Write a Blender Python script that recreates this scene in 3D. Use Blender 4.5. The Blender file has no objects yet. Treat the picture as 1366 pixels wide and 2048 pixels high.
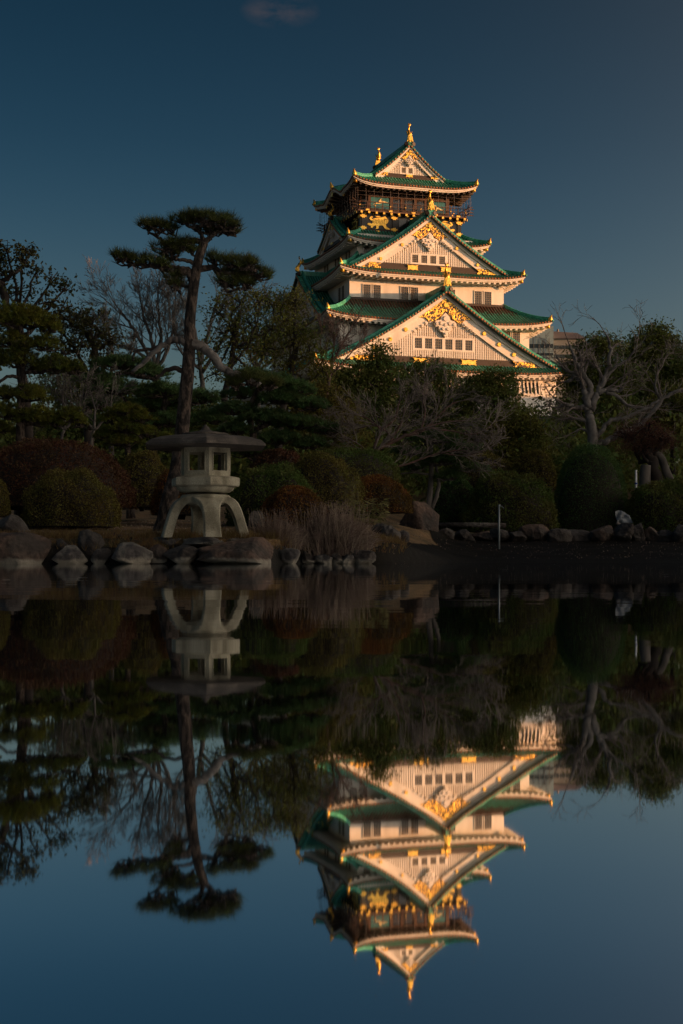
import bpy, math, random
import numpy as np

# ------------------------------------------------------------------ camera, sky, sun, exposure
FPX, HZ, EYE = 3000.0, 1122.0, 0.05          # focal length in pixels of the 1366x2048 photo, horizon row, eye height
scene = bpy.context.scene
COL = scene.collection
cam_d = bpy.data.cameras.new('camera')
cam = bpy.data.objects.new('camera', cam_d)
COL.objects.link(cam)
cam.location = (0, 0, EYE)
cam.rotation_euler = (math.radians(90), 0, 0)
cam_d.sensor_fit = 'VERTICAL'
cam_d.sensor_height = 24
cam_d.sensor_width = 16
cam_d.lens = 24 * FPX / 2048
cam_d.shift_y = (HZ - 1024) / 2048
cam_d.clip_start = 0.02
cam_d.clip_end = 3000
scene.camera = cam

SUN_EL = math.radians(3.0)
SUN_AZ = math.radians(99.0)                 # clockwise from +Y
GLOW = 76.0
world = bpy.data.worlds.new('World')
scene.world = world
world.use_nodes = True
wn, wl = world.node_tree.nodes, world.node_tree.links
wn.clear()
w_out = wn.new('ShaderNodeOutputWorld')
w_bg = wn.new('ShaderNodeBackground')
w_sky = wn.new('ShaderNodeTexSky')
w_sky.sky_type = 'NISHITA'
w_sky.sun_disc = False
w_sky.sun_elevation = SUN_EL
w_sky.sun_rotation = SUN_AZ
w_sky.altitude = 0
w_sky.air_density = 1.0
w_sky.dust_density = 0.3
w_sky.ozone_density = 2.5
w_bg.inputs['Strength'].default_value = 0.058
# grade of the whole dome by height: lighter haze low down, deep blue above
w_tc = wn.new('ShaderNodeTexCoord')
w_sep = wn.new('ShaderNodeSeparateXYZ'); wl.new(w_tc.outputs['Generated'], w_sep.inputs[0])
w_ramp = wn.new('ShaderNodeValToRGB'); w_ramp.color_ramp.interpolation = 'B_SPLINE'
el = w_ramp.color_ramp.elements
el[0].position = 0.0; el[0].color = (0.72, 0.63, 0.66, 1)
el[1].position = 1.0; el[1].color = (0.09, 0.18, 0.22, 1)
for pos, c in ((0.10, (0.61, 0.58, 0.61)), (0.19, (0.36, 0.45, 0.50)), (0.27, (0.17, 0.30, 0.36)), (0.38, (0.095, 0.19, 0.22)), (0.60, (0.09, 0.18, 0.22))):
    e = el.new(pos); e.color = (*c, 1)
wl.new(w_sep.outputs['Z'], w_ramp.inputs['Fac'])
w_x2 = wn.new('ShaderNodeVectorMath'); w_x2.operation = 'SCALE'; w_x2.inputs['Scale'].default_value = 2.0
wl.new(w_ramp.outputs['Color'], w_x2.inputs[0])
w_tint = wn.new('ShaderNodeVectorMath'); w_tint.operation = 'MULTIPLY'
wl.new(w_sky.outputs['Color'], w_tint.inputs[0]); wl.new(w_x2.outputs[0], w_tint.inputs[1])
# broad sunset glow, smooth round the horizon, strongest on the sun's side
def wmath(op, a, b=None, clamp=False):
    m = wn.new('ShaderNodeMath'); m.operation = op; m.use_clamp = clamp
    for i, v in enumerate((a, b)):
        if v is None: continue
        if isinstance(v, (int, float)): m.inputs[i].default_value = v
        else: wl.new(v, m.inputs[i])
    return m.outputs[0]
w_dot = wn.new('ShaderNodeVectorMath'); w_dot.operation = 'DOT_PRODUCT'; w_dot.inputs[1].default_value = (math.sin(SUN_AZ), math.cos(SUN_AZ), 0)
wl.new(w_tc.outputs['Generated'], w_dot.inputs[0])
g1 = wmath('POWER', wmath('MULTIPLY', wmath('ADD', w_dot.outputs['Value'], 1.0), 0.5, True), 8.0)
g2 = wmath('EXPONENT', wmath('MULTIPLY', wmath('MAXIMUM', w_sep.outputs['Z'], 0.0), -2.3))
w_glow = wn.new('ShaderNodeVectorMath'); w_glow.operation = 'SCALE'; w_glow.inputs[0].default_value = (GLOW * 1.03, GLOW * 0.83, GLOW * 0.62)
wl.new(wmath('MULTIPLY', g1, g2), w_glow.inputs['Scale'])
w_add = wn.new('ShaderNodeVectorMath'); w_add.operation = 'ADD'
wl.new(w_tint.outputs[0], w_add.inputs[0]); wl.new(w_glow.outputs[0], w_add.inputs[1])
# one small wisp of cloud, high up
w_map = wn.new('ShaderNodeMapping')
w_map.inputs['Scale'].default_value = (26, 26, 60)
w_noise = wn.new('ShaderNodeTexNoise'); w_noise.inputs['Scale'].default_value = 1.6; w_noise.inputs['Detail'].default_value = 5
cd = np.array([(560 - 683) / FPX, 1.0, (HZ - 22) / FPX]); cd /= np.linalg.norm(cd)
w_sub = wn.new('ShaderNodeVectorMath'); w_sub.operation = 'SUBTRACT'; w_sub.inputs[1].default_value = cd
w_scl = wn.new('ShaderNodeVectorMath'); w_scl.operation = 'MULTIPLY'; w_scl.inputs[1].default_value = (50, 50, 120)
w_len = wn.new('ShaderNodeVectorMath'); w_len.operation = 'LENGTH'
w_fall = wn.new('ShaderNodeMapRange'); w_fall.inputs['From Min'].default_value = 1.3; w_fall.inputs['From Max'].default_value = 0.0
w_thr = wn.new('ShaderNodeMapRange'); w_thr.inputs['From Min'].default_value = 0.36; w_thr.inputs['From Max'].default_value = 0.80
w_mul = wn.new('ShaderNodeMath'); w_mul.operation = 'MULTIPLY'
w_mul2 = wn.new('ShaderNodeMath'); w_mul2.operation = 'MULTIPLY'; w_mul2.inputs[1].default_value = 1.0
w_cl = wn.new('ShaderNodeMix'); w_cl.data_type = 'RGBA'
w_cl.inputs['B'].default_value = (1.25, 0.92, 0.92, 1)
wl.new(w_tc.outputs['Generated'], w_sub.inputs[0]); wl.new(w_sub.outputs[0], w_scl.inputs[0]); wl.new(w_scl.outputs[0], w_len.inputs[0])
wl.new(w_len.outputs['Value'], w_fall.inputs['Value'])
wl.new(w_tc.outputs['Generated'], w_map.inputs['Vector']); wl.new(w_map.outputs[0], w_noise.inputs['Vector'])
wl.new(w_noise.outputs['Fac'], w_thr.inputs['Value'])
wl.new(w_fall.outputs[0], w_mul.inputs[0]); wl.new(w_thr.outputs[0], w_mul.inputs[1]); wl.new(w_mul.outputs[0], w_mul2.inputs[0])
wl.new(w_mul2.outputs[0], w_cl.inputs['Factor'])
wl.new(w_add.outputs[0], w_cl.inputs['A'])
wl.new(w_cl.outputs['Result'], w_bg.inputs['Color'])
wl.new(w_bg.outputs[0], w_out.inputs['Surface'])

sun_d = bpy.data.lights.new('sun', 'SUN')
sun_d.energy = 4.5
sun_d.angle = math.radians(0.5)
sun_d.color = (1.0, 0.425, 0.145)
sun = bpy.data.objects.new('sun', sun_d)
COL.objects.link(sun)
to_sun = (math.sin(SUN_AZ) * math.cos(SUN_EL), math.cos(SUN_AZ) * math.cos(SUN_EL), math.sin(SUN_EL))
from mathutils import Vector, Matrix
sun.rotation_euler = Vector(to_sun).to_track_quat('Z', 'Y').to_euler()
sun.location = (60, 40, 60)
vs = scene.view_settings
scene.display_settings.display_device = 'sRGB'
vs.view_transform = 'Standard'
vs.look = 'None'
vs.exposure = 0.65
vs.gamma = 1.0
vs.use_curve_mapping = False
scene.cycles.max_bounces = 6
scene.cycles.diffuse_bounces = 2
scene.cycles.glossy_bounces = 3
scene.cycles.transparent_max_bounces = 8
scene.cycles.use_denoising = True

# ------------------------------------------------------------------ helpers
def px(x, y, Y):
    """the world point seen at photo pixel (x, y) at distance Y"""
    return np.array([(x - 683) / FPX * Y, Y, EYE + (HZ - y) / FPX * Y])


def node_mat(name, base, rough=0.8, metal=0.0, col2=None, scale=3.0, detail=4.0, lo=0.35, hi=0.65, bump=0.0,
             bscale=None, spec=0.5, rnd=None, coord='Object', stretch=None, fine=None):
    m = bpy.data.materials.new(name)
    m.use_nodes = True
    n, l = m.node_tree.nodes, m.node_tree.links
    b = n['Principled BSDF']
    b.inputs['Roughness'].default_value = rough
    b.inputs['Metallic'].default_value = metal
    b.inputs['Specular IOR Level'].default_value = spec
    b.inputs['Base Color'].default_value = (*base, 1)
    tc = n.new('ShaderNodeTexCoord')
    src = tc.outputs[coord]
    if stretch:
        mp = n.new('ShaderNodeMapping'); mp.inputs['Scale'].default_value = stretch
        l.new(src, mp.inputs['Vector']); src = mp.outputs[0]
    last = None
    if col2 is not None:
        t = n.new('ShaderNodeTexNoise'); t.inputs['Scale'].default_value = scale; t.inputs['Detail'].default_value = detail
        l.new(src, t.inputs['Vector'])
        r = n.new('ShaderNodeMapRange'); r.inputs['From Min'].default_value = lo; r.inputs['From Max'].default_value = hi
        l.new(t.outputs['Fac'], r.inputs['Value'])
        mx = n.new('ShaderNodeMix'); mx.data_type = 'RGBA'
        mx.inputs['A'].default_value = (*base, 1); mx.inputs['B'].default_value = (*col2, 1)
        l.new(r.outputs[0], mx.inputs['Factor'])
        last = mx.outputs['Result']
    if fine:
        t = n.new('ShaderNodeTexNoise'); t.inputs['Scale'].default_value = fine[0]; t.inputs['Detail'].default_value = 3
        l.new(src, t.inputs['Vector'])
        r = n.new('ShaderNodeMapRange'); r.inputs['To Min'].default_value = 1 - fine[1]; r.inputs['To Max'].default_value = 1 + fine[1]
        r.inputs['From Min'].default_value = 0.3; r.inputs['From Max'].default_value = 0.7
        l.new(t.outputs['Fac'], r.inputs['Value'])
        h = n.new('ShaderNodeHueSaturation'); h.inputs['Color'].default_value = (*base, 1)
        if last: l.new(last, h.inputs['Color'])
        l.new(r.outputs[0], h.inputs['Value']); last = h.outputs[0]
    if rnd:
        a = n.new('ShaderNodeAttribute'); a.attribute_name = 'rnd'
        r = n.new('ShaderNodeMapRange'); r.inputs['To Min'].default_value = 1 - rnd; r.inputs['To Max'].default_value = 1 + rnd
        l.new(a.outputs['Fac'], r.inputs['Value'])
        h = n.new('ShaderNodeHueSaturation'); h.inputs['Color'].default_value = (*base, 1)
        if last: l.new(last, h.inputs['Color'])
        r2 = n.new('ShaderNodeMapRange'); r2.inputs['To Min'].default_value = 0.47; r2.inputs['To Max'].default_value = 0.53
        l.new(a.outputs['Fac'], r2.inputs['Value']); l.new(r2.outputs[0], h.inputs['Hue'])
        l.new(r.outputs[0], h.inputs['Value']); last = h.outputs[0]
    if last: l.new(last, b.inputs['Base Color'])
    if bump:
        t = n.new('ShaderNodeTexNoise'); t.inputs['Scale'].default_value = bscale or scale * 4; t.inputs['Detail'].default_value = 6
        l.new(src, t.inputs['Vector'])
        bp = n.new('ShaderNodeBump'); bp.inputs['Strength'].default_value = 1.0; bp.inputs['Distance'].default_value = bump
        l.new(t.outputs['Fac'], bp.inputs['Height']); l.new(bp.outputs[0], b.inputs['Normal'])
    return m


def leaf_mat(name, c1, c2, scale=0.8, rnd=0.5, trans=0.45):
    m = node_mat(name, c1, rough=0.65, col2=c2, scale=scale, rnd=rnd, spec=0.25, lo=0.4, hi=0.6, coord='Object')
    n, l = m.node_tree.nodes, m.node_tree.links
    b = n['Principled BSDF']
    tr = n.new('ShaderNodeBsdfTranslucent')
    mx = n.new('ShaderNodeMixShader'); mx.inputs[0].default_value = trans
    l.new(b.inputs['Base Color'].links[0].from_socket, tr.inputs['Color'])
    out = n['Material Output']
    l.new(b.outputs[0], mx.inputs[1]); l.new(tr.outputs[0], mx.inputs[2]); l.new(mx.outputs[0], out.inputs['Surface'])
    return m


class MB:
    """collects vertices and 3- or 4-sided faces as numpy chunks"""
    def __init__(s): s.v = []; s.q = []; s.t = []; s.n = 0; s.poly = []
    def add(s, v, q=None, t=None, poly=None):
        v = np.asarray(v, dtype=float).reshape(-1, 3)
        if q is not None and len(q): s.q.append(np.asarray(q, dtype=np.int64) + s.n)
        if t is not None and len(t): s.t.append(np.asarray(t, dtype=np.int64) + s.n)
        if poly is not None:
            for p in poly: s.poly.append([i + s.n for i in p])
        s.v.append(v); s.n += len(v)
        return s
    def box(s, c, d, M=None):
        c = np.asarray(c, float); d = np.asarray(d, float) / 2
        v = np.array([[x, y, z] for z in (-1, 1) for y in (-1, 1) for x in (-1, 1)]) * d + c
        if M is not None: v = M(v)
        return s.add(v, [[0, 2, 3, 1], [4, 5, 7, 6], [0, 1, 5, 4], [2, 6, 7, 3], [0, 4, 6, 2], [1, 3, 7, 5]])
    def bb(s, x0, x1, y0, y1, z0, z1, M=None):
        return s.box(((x0 + x1) / 2, (y0 + y1) / 2, (z0 + z1) / 2), (abs(x1 - x0), abs(y1 - y0), abs(z1 - z0)), M)
    def beam(s, a, b, w, h, up=(0, 0, 1)):
        a = np.asarray(a, float); b = np.asarray(b, float); d = b - a; L = np.linalg.norm(d); d = d / L
        u = np.asarray(up, float); r = np.cross(d, u); r /= np.linalg.norm(r); u = np.cross(r, d)
        v = [p + r * i * w / 2 + u * j * h / 2 for p in (a, b) for i, j in ((-1, -1), (1, -1), (1, 1), (-1, 1))]
        return s.add(v, [[0, 3, 2, 1], [4, 5, 6, 7], [0, 1, 5, 4], [1, 2, 6, 5], [2, 3, 7, 6], [3, 0, 4, 7]])
    def tube(s, pts, r, k=8, cap=True, ell=None):
        P = np.asarray(pts, float); n = len(P)
        r = np.broadcast_to(np.asarray(r, float), (n,))
        T = np.gradient(P, axis=0); T /= np.linalg.norm(T, axis=1)[:, None] + 1e-12
        ref = np.array([0, 0, 1.0]) if abs(T[:, 2]).mean() < 0.8 else np.array([0, 1.0, 0])
        A = np.cross(T, ref); A /= np.linalg.norm(A, axis=1)[:, None] + 1e-12
        B = np.cross(A, T)
        an = np.arange(k) * 2 * np.pi / k + np.pi / k
        ex, ey = ell or (1, 1)
        v = P[:, None] + r[:, None, None] * (np.cos(an)[None, :, None] * A[:, None] * ex + np.sin(an)[None, :, None] * B[:, None] * ey)
        i = np.arange(n - 1)[:, None] * k; j = np.arange(k)[None]; j2 = (j + 1) % k
        q = np.stack([i + j, i + j2, i + k + j2, i + k + j], -1).reshape(-1, 4)
        s.add(v.reshape(-1, 3), q)
        if cap:
            s.poly.append([s.n - n * k + x for x in range(k)][::-1]); s.poly.append([s.n - k + x for x in range(k)])
        return s
    def grid(s, G, close=False):
        G = np.asarray(G, float); a, b = G.shape[:2]
        idx = np.arange(a * b).reshape(a, b)
        if close: idx = np.concatenate([idx, idx[:, :1]], 1)
        q = np.stack([idx[:-1, :-1], idx[1:, :-1], idx[1:, 1:], idx[:-1, 1:]], -1).reshape(-1, 4)
        return s.add(G.reshape(-1, 3), q)
    def prism(s, poly2, f0, f1):
        """outline extruded between two mappings (x, z) -> point"""
        n = len(poly2)
        v = [f0(a, b) for a, b in poly2] + [f1(a, b) for a, b in poly2]
        q = [[i, (i + 1) % n, n + (i + 1) % n, n + i] for i in range(n)]
        return s.add(v, q, poly=[list(range(n))[::-1], list(range(n, 2 * n))])
    def build(s, name, mat, parent=None, smooth=False, rnd=False, kind=None, recalc=False):
        me = bpy.data.meshes.new(name)
        V = np.concatenate(s.v) if s.v else np.zeros((0, 3))
        Q = np.concatenate(s.q) if s.q else np.zeros((0, 4), int)
        T = np.concatenate(s.t) if s.t else np.zeros((0, 3), int)
        me.vertices.add(len(V)); me.vertices.foreach_set('co', V.astype(np.float32).ravel())
        pl = [np.array(p) for p in s.poly]
        loops = np.concatenate([Q.ravel(), T.ravel()] + pl).astype(np.int32)
        tot = np.concatenate([np.full(len(Q), 4), np.full(len(T), 3), np.array([len(p) for p in pl], int)]).astype(np.int32)
        start = np.concatenate([[0], np.cumsum(tot)[:-1]]).astype(np.int32)
        me.loops.add(len(loops)); me.loops.foreach_set('vertex_index', loops)
        me.polygons.add(len(tot)); me.polygons.foreach_set('loop_start', start); me.polygons.foreach_set('loop_total', tot)
        me.polygons.foreach_set('use_smooth', np.full(len(tot), smooth))
        me.update(calc_edges=True); me.validate()
        if rnd is not False:
            at = me.attributes.new('rnd', 'FLOAT', 'POINT')
            at.data.foreach_set('value', np.asarray(rnd, np.float32))
        me.materials.append(mat)
        o = bpy.data.objects.new(name, me); COL.objects.link(o)
        if parent is not None: o.parent = parent
        if kind: o['kind'] = kind
        return o


def empty(name, label, cat, loc=(0, 0, 0), rz=0.0, group=None):
    o = bpy.data.objects.new(name, None); COL.objects.link(o)
    o.location = loc; o.rotation_euler = (0, 0, rz); o.empty_display_size = 0.3
    o['label'] = label; o['category'] = cat
    if group: o['group'] = group
    return o
def tag(o, label, cat, group=None):
    o['label'] = label; o['category'] = cat
    if group: o['group'] = group
    return o
def lerp(a, b, t): return a + (b - a) * t
def sstep(a, b, x):
    t = np.clip((np.asarray(x, float) - a) / (b - a), 0, 1); return t * t * (3 - 2 * t)
def vnoise(P, seed=0, oct=4, f=1.0):
    """cheap smooth noise from sums of sines, in about [-1, 1]"""
    r = np.random.RandomState(int(abs(seed))); P = np.asarray(P, float); out = 0; a = 1.0; tot = 0
    for _ in range(oct):
        D = r.randn(3, P.shape[-1]) * f; ph = r.rand(3) * 6.28
        out = out + a * np.prod([np.sin(P @ D[i] + ph[i]) for i in range(2)], axis=0) + a * 0.5 * np.sin(P @ D[2] + ph[2])
        tot += a * 1.2; a *= 0.55; f *= 1.9
    return out / tot
def catmull(pts, n=6):
    P = np.asarray(pts, float); Q = np.vstack([2 * P[0] - P[1], P, 2 * P[-1] - P[-2]]); out = []
    for i in range(1, len(Q) - 2):
        for t in np.arange(n) / n:
            p0, p1, p2, p3 = Q[i - 1:i + 3]
            out.append(0.5 * ((2 * p1) + (-p0 + p2) * t + (2 * p0 - 5 * p1 + 4 * p2 - p3) * t * t + (-p0 + 3 * p1 - 3 * p2 + p3) * t ** 3))
    out.append(P[-1]); return np.array(out)
def rdisc(n): return [(math.cos(2 * math.pi * i / n), math.sin(2 * math.pi * i / n)) for i in range(n)]

# ------------------------------------------------------------------ materials
M = {}
M['plaster'] = node_mat('white_plaster', (0.74, 0.72, 0.69), 0.85, col2=(0.58, 0.55, 0.51), scale=0.6, lo=0.45, hi=0.8, stretch=(1, 1, 0.2), bump=0.01, bscale=3, fine=(2.5, 0.05))
M['plaster_trim'] = node_mat('plaster_trim', (0.70, 0.67, 0.63), 0.85, col2=(0.52, 0.49, 0.45), scale=1.2, lo=0.5, hi=0.8)
M['wood'] = node_mat('dark_brown_wood', (0.030, 0.015, 0.009), 0.6, col2=(0.018, 0.009, 0.006), scale=4)
M['redwood'] = node_mat('red_brown_wood', (0.085, 0.036, 0.018), 0.6, col2=(0.05, 0.022, 0.012), scale=3)
M['lacquer'] = node_mat('black_lacquer', (0.006, 0.006, 0.007), 0.35, spec=0.4)
M['gold'] = node_mat('gold_leaf', (0.95, 0.56, 0.10), 0.38, metal=0.75, col2=(0.55, 0.28, 0.05), scale=6, lo=0.45, hi=0.7, bump=0.02, bscale=9)
M['copper'] = node_mat('copper_tile_end', (0.42, 0.14, 0.05), 0.5, metal=0.3, col2=(0.12, 0.10, 0.05), scale=3, lo=0.4, hi=0.7)
M['glass'] = node_mat('dark_window_glass', (0.012, 0.014, 0.016), 0.12, spec=0.5)
M['muntin'] = node_mat('bronze_window_lattice', (0.20, 0.17, 0.13), 0.6)
M['net'] = node_mat('steel_wire', (0.16, 0.13, 0.12), 0.5, metal=0.3)
M['teal_panel'] = node_mat('blue_green_glass_panel', (0.03, 0.16, 0.17), 0.25)
M['crane'] = node_mat('pale_gold_relief', (0.80, 0.62, 0.28), 0.5, metal=0.2)
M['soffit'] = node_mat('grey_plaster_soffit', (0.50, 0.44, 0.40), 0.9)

def tile_mat():
    m = node_mat('green_copper_tile', (0.028, 0.24, 0.165), 0.45, col2=(0.075, 0.38, 0.285), scale=1.1, lo=0.35, hi=0.7, spec=0.4, fine=(4.0, 0.35))
    n, l = m.node_tree.nodes, m.node_tree.links
    b = n['Principled BSDF']; prev = b.inputs['Base Color'].links[0].from_socket
    a = n.new('ShaderNodeAttribute'); a.attribute_name = 'rnd'
    t = n.new('ShaderNodeTexNoise'); t.inputs['Scale'].default_value = 2.2
    tc = n.new('ShaderNodeTexCoord'); l.new(tc.outputs['Object'], t.inputs['Vector'])
    ad = n.new('ShaderNodeMath'); ad.operation = 'ADD'
    sc = n.new('ShaderNodeMath'); sc.operation = 'MULTIPLY_ADD'; sc.inputs[1].default_value = 0.7; sc.inputs[2].default_value = -0.35
    l.new(t.outputs['Fac'], sc.inputs[0]); l.new(sc.outputs[0], ad.inputs[0]); l.new(a.outputs['Fac'], ad.inputs[1])
    r = n.new('ShaderNodeMapRange'); r.inputs['From Min'].default_value = 0.5; r.inputs['From Max'].default_value = 0.62
    l.new(ad.outputs[0], r.inputs['Value'])
    mx = n.new('ShaderNodeMix'); mx.data_type = 'RGBA'; mx.inputs['B'].default_value = (0.075, 0.030, 0.020, 1)
    l.new(prev, mx.inputs['A']); l.new(r.outputs[0], mx.inputs['Factor']); l.new(mx.outputs['Result'], b.inputs['Base Color'])
    return m
M['tile'] = tile_mat()       # the attribute says where the sheltered tiles have stayed brown
M['tile_dark'] = node_mat('tile_valley', (0.010, 0.075, 0.055), 0.6, col2=(0.03, 0.02, 0.015), scale=1.0, lo=0.4, hi=0.65)

def filigree_mat():
    m = bpy.data.materials.new('gold_filigree'); m.use_nodes = True
    n, l = m.node_tree.nodes, m.node_tree.links; b = n['Principled BSDF']
    tc = n.new('ShaderNodeTexCoord')
    v = n.new('ShaderNodeTexNoise'); v.inputs['Scale'].default_value = 3.0; v.inputs['Detail'].default_value = 1.5; v.inputs['Distortion'].default_value = 1.5
    l.new(tc.outputs['Object'], v.inputs['Vector'])
    r = n.new('ShaderNodeMapRange'); r.inputs['From Min'].default_value = 0.49; r.inputs['From Max'].default_value = 0.54
    l.new(v.outputs['Fac'], r.inputs['Value'])
    mx = n.new('ShaderNodeMix'); mx.data_type = 'RGBA'
    mx.inputs['A'].default_value = (0.05, 0.025, 0.012, 1); mx.inputs['B'].default_value = (0.95, 0.55, 0.08, 1)
    l.new(r.outputs[0], mx.inputs['Factor']); l.new(mx.outputs['Result'], b.inputs['Base Color'])
    mt = n.new('ShaderNodeMath'); mt.operation = 'MULTIPLY'; mt.inputs[1].default_value = 0.6
    l.new(r.outputs[0], mt.inputs[0]); l.new(mt.outputs[0], b.inputs['Metallic'])
    bp = n.new('ShaderNodeBump'); bp.inputs['Distance'].default_value = 0.08; l.new(v.outputs['Fac'], bp.inputs['Height']); l.new(bp.outputs[0], b.inputs['Normal'])
    b.inputs['Roughness'].default_value = 0.4
    return m
M['filigree'] = filigree_mat()

# ------------------------------------------------------------------ the castle keep
TH = math.radians(18.17)
keep = empty('castle_keep', 'tall white castle keep with green tiled roofs and gold ornaments above the trees', 'castle', (7.33, 212, 0), TH)
K = lambda mb, name, mat, **kw: mb.build(name, M[mat], keep, **kw)
IDN = lambda v: v

def prof(t): return t * (1.38 - 0.38 * t)

def skirt(ai, bi, zi, ao, bo, zo, lift, brown=0.0, kara=None, label=None, soffit_in=None):
    """hipped ring of roof from the inner rectangle down to the outer eave"""
    def surf(side, x, t):
        # x = distance along the side, t = 0 at the wall, 1 at the eave
        if side in ('f', 'b'): w = lerp(ai, ao, t); d = lerp(bi, bo, t); sg = -1 if side == 'f' else 1
        else: w = lerp(bi, bo, t); d = lerp(ai, ao, t); sg = -1 if side == 'l' else 1
        s = np.clip(np.abs(x) / w, 0, 1)
        z = zi + (zo - zi) * prof(t) + lift * s ** 5 * t ** 1.5
        if kara and side in ('l', 'r'):
            y = (x - 0.3) / 3.1
            z = z + kara * np.where(np.abs(y) < 1.6, (np.exp(-(y * 1.25) ** 2) - 0.22 * np.exp(-((np.abs(y) - 1.25) * 3) ** 2)), 0) * np.clip((t - 0.15) / 0.6, 0, 1)
        if side in ('f', 'b'): return np.stack([x, sg * d + 0 * x, z], -1)
        return np.stack([sg * d + 0 * x, x, z], -1)
    roof, rolls, ends, fas, lip, raf, sof = MB(), MB(), MB(), MB(), MB(), MB(), MB()
    RR, RB = [], []
    for side in 'flrb':
        wo, wi = (ao, ai) if side in 'fb' else (bo, bi)
        S = np.linspace(-1, 1, 61); Tt = np.linspace(0, 1, 9)
        G = np.array([surf(side, S * lerp(wi, wo, t), t) for t in Tt])
        roof.grid(G)
        # under sheet
        n = max(3, int(2 * wo / 0.42)); xs = (np.arange(n) + 0.5) / n * 2 * wo - wo
        outv = surf(side, np.array([0.0]), 1.0)[0] - surf(side, np.array([0.0]), 0.0)[0]; outv[2] = 0; outv /= np.linalg.norm(outv)
        al = np.array([-outv[1], outv[0], 0])
        for x in xs:
            t0 = 0.0 if abs(x) < wi else (abs(x) - wi) / (wo - wi)
            if t0 > 0.93: continue
            ts = np.linspace(t0, 1.0, 6)
            P = np.array([surf(side, np.array([x]), t)[0] for t in ts])
            r = 0.135
            c = [(-r, -0.03), (-r * 0.75, r * 0.85), (0, r * 1.15), (r * 0.75, r * 0.75), (r, -0.03)]
            v = P[:, None] + np.array([al * a + np.array([0, 0, b]) for a, b in c])[None]
            nv = rolls.n; rolls.grid(v)
            RR.append(np.repeat(1 - ts, 5) * brown)
            e = P[-1] + outv * 0.03
            ends.add([e + al * a * 0.13 + np.array([0, 0, b * 0.13 + 0.02]) for a, b in rdisc(6)] + [e + outv * 0.05 + al * a * 0.10 + np.array([0, 0, b * 0.10 + 0.02]) for a, b in rdisc(6)],
                     [[i, (i + 1) % 6, 6 + (i + 1) % 6, 6 + i] for i in range(6)], poly=[[6, 7, 8, 9, 10, 11]])
        # eave edge: dark lip, white fascia in two steps, rafter ends and plaster underside
        xs = np.linspace(-wo, wo, 81)
        E0 = surf(side, xs, 1.0)
        def strip(mb, o0, z0, o1, z1, o2, z2, o3, z3):
            k = 1 - np.array([o0, o1, o2, o3]) * -1 / wo
            rows = []
            for o, z in ((o0, z0), (o1, z1), (o2, z2), (o3, z3), (o0, z0)):
                R = E0.copy(); sc = (wo + o) / wo
                R = R + outv * o + np.array([0, 0, z])
                R = R + al * ((R @ al) * (sc - 1))[:, None]
                rows.append(R)
            mb.grid(np.array(rows))
        strip(lip, 0.02, -0.02, 0.02, -0.14, -0.35, -0.14, -0.35, -0.02)
        strip(fas, -0.06, -0.14, -0.06, -0.32, -0.42, -0.34, -0.42, -0.14)
        strip(fas, -0.20, -0.34, -0.20, -0.50, -0.60, -0.52, -0.60, -0.34)
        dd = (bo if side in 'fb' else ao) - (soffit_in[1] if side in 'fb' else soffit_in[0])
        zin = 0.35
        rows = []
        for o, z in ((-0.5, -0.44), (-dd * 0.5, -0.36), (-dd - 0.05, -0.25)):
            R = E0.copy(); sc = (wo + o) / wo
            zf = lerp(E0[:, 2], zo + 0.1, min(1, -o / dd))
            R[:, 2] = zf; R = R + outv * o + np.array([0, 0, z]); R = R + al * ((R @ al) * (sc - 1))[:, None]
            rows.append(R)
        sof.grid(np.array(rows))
        n = int(2 * wo / 0.78)
        for x in (np.arange(n) + 0.5) / n * 2 * wo - wo:
            p = surf(side, np.array([x]), 1.0)[0]
            inn = min(dd, wo - abs(x) + 0.0)
            if inn < 0.5: continue
            a = p + outv * -0.30 + np.array([0, 0, -0.60]); b = p + outv * -inn; b[2] = lerp(p[2], zo + 0.1, min(1, inn / dd)) - 0.52
            raf.beam(a, b, 0.30, 0.24)
    # hip ridges with gold caps
    hips = []
    for sx in (-1, 1):
        for sy in (-1, 1):
            hip, gold = MB(), MB(); hips.append((hip, gold))
            ts = np.linspace(0.0, 0.94, 10)
            P = np.array([[sx * lerp(ai, ao, t), sy * lerp(bi, bo, t), zi + (zo - zi) * prof(t) + lift * t ** 1.5 + 0.2] for t in ts])
            hip.tube(P - [0, 0, .05], 0.22, 6, ell=(0.9, 1.1)); hip.tube(P + [0, 0, 0.18], 0.11, 6)
            RH = P[-1]; d = np.array([sx, sy, 0.0]) / math.sqrt(2)
            gold.tube([RH + d * 0.02 + [0, 0, -0.35], RH + d * 0.1 + [0, 0, 0.0], RH + d * 0.14 + [0, 0, 0.28], RH + d * 0.28 + [0, 0, 0.58]], [0.30, 0.28, 0.16, 0.04], 8)
            tip = np.array([sx * ao, sy * bo, zo + lift])
            hip.tube([P[-1] + [0, 0, -0.2], tip + d * 0.12 + [0, 0, 0.05]], [0.17, 0.13], 6)
            # corner beam under the tip with its gold shoe
            raf.beam(tip - d * 3.0 + [0, 0, -0.75], tip - d * 0.75 + [0, 0, -0.72], 0.38, 0.38)
            gold.beam(tip - d * 0.95 + [0, 0, -0.72], tip - d * 0.45 + [0, 0, -0.70], 0.44, 0.46)
    ro = K(roof, 'roof', 'tile_dark', smooth=True)
    if label: ro['label'] = label
    r = rolls.build('tile_roll', M['tile'], ro, smooth=True, rnd=np.concatenate(RR)); r['kind'] = 'stuff'
    ends.build('tile_end', M['copper'], ro)['kind'] = 'stuff'
    lip.build('eave_lip', M['wood'], ro); fas.build('eave_fascia', M['plaster_trim'], ro, smooth=False)
    raf.build('rafter', M['plaster_trim'] if label != 'top' else M['wood'], ro)['kind'] = 'stuff'
    sof.build('soffit', M['soffit'], ro)
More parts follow.
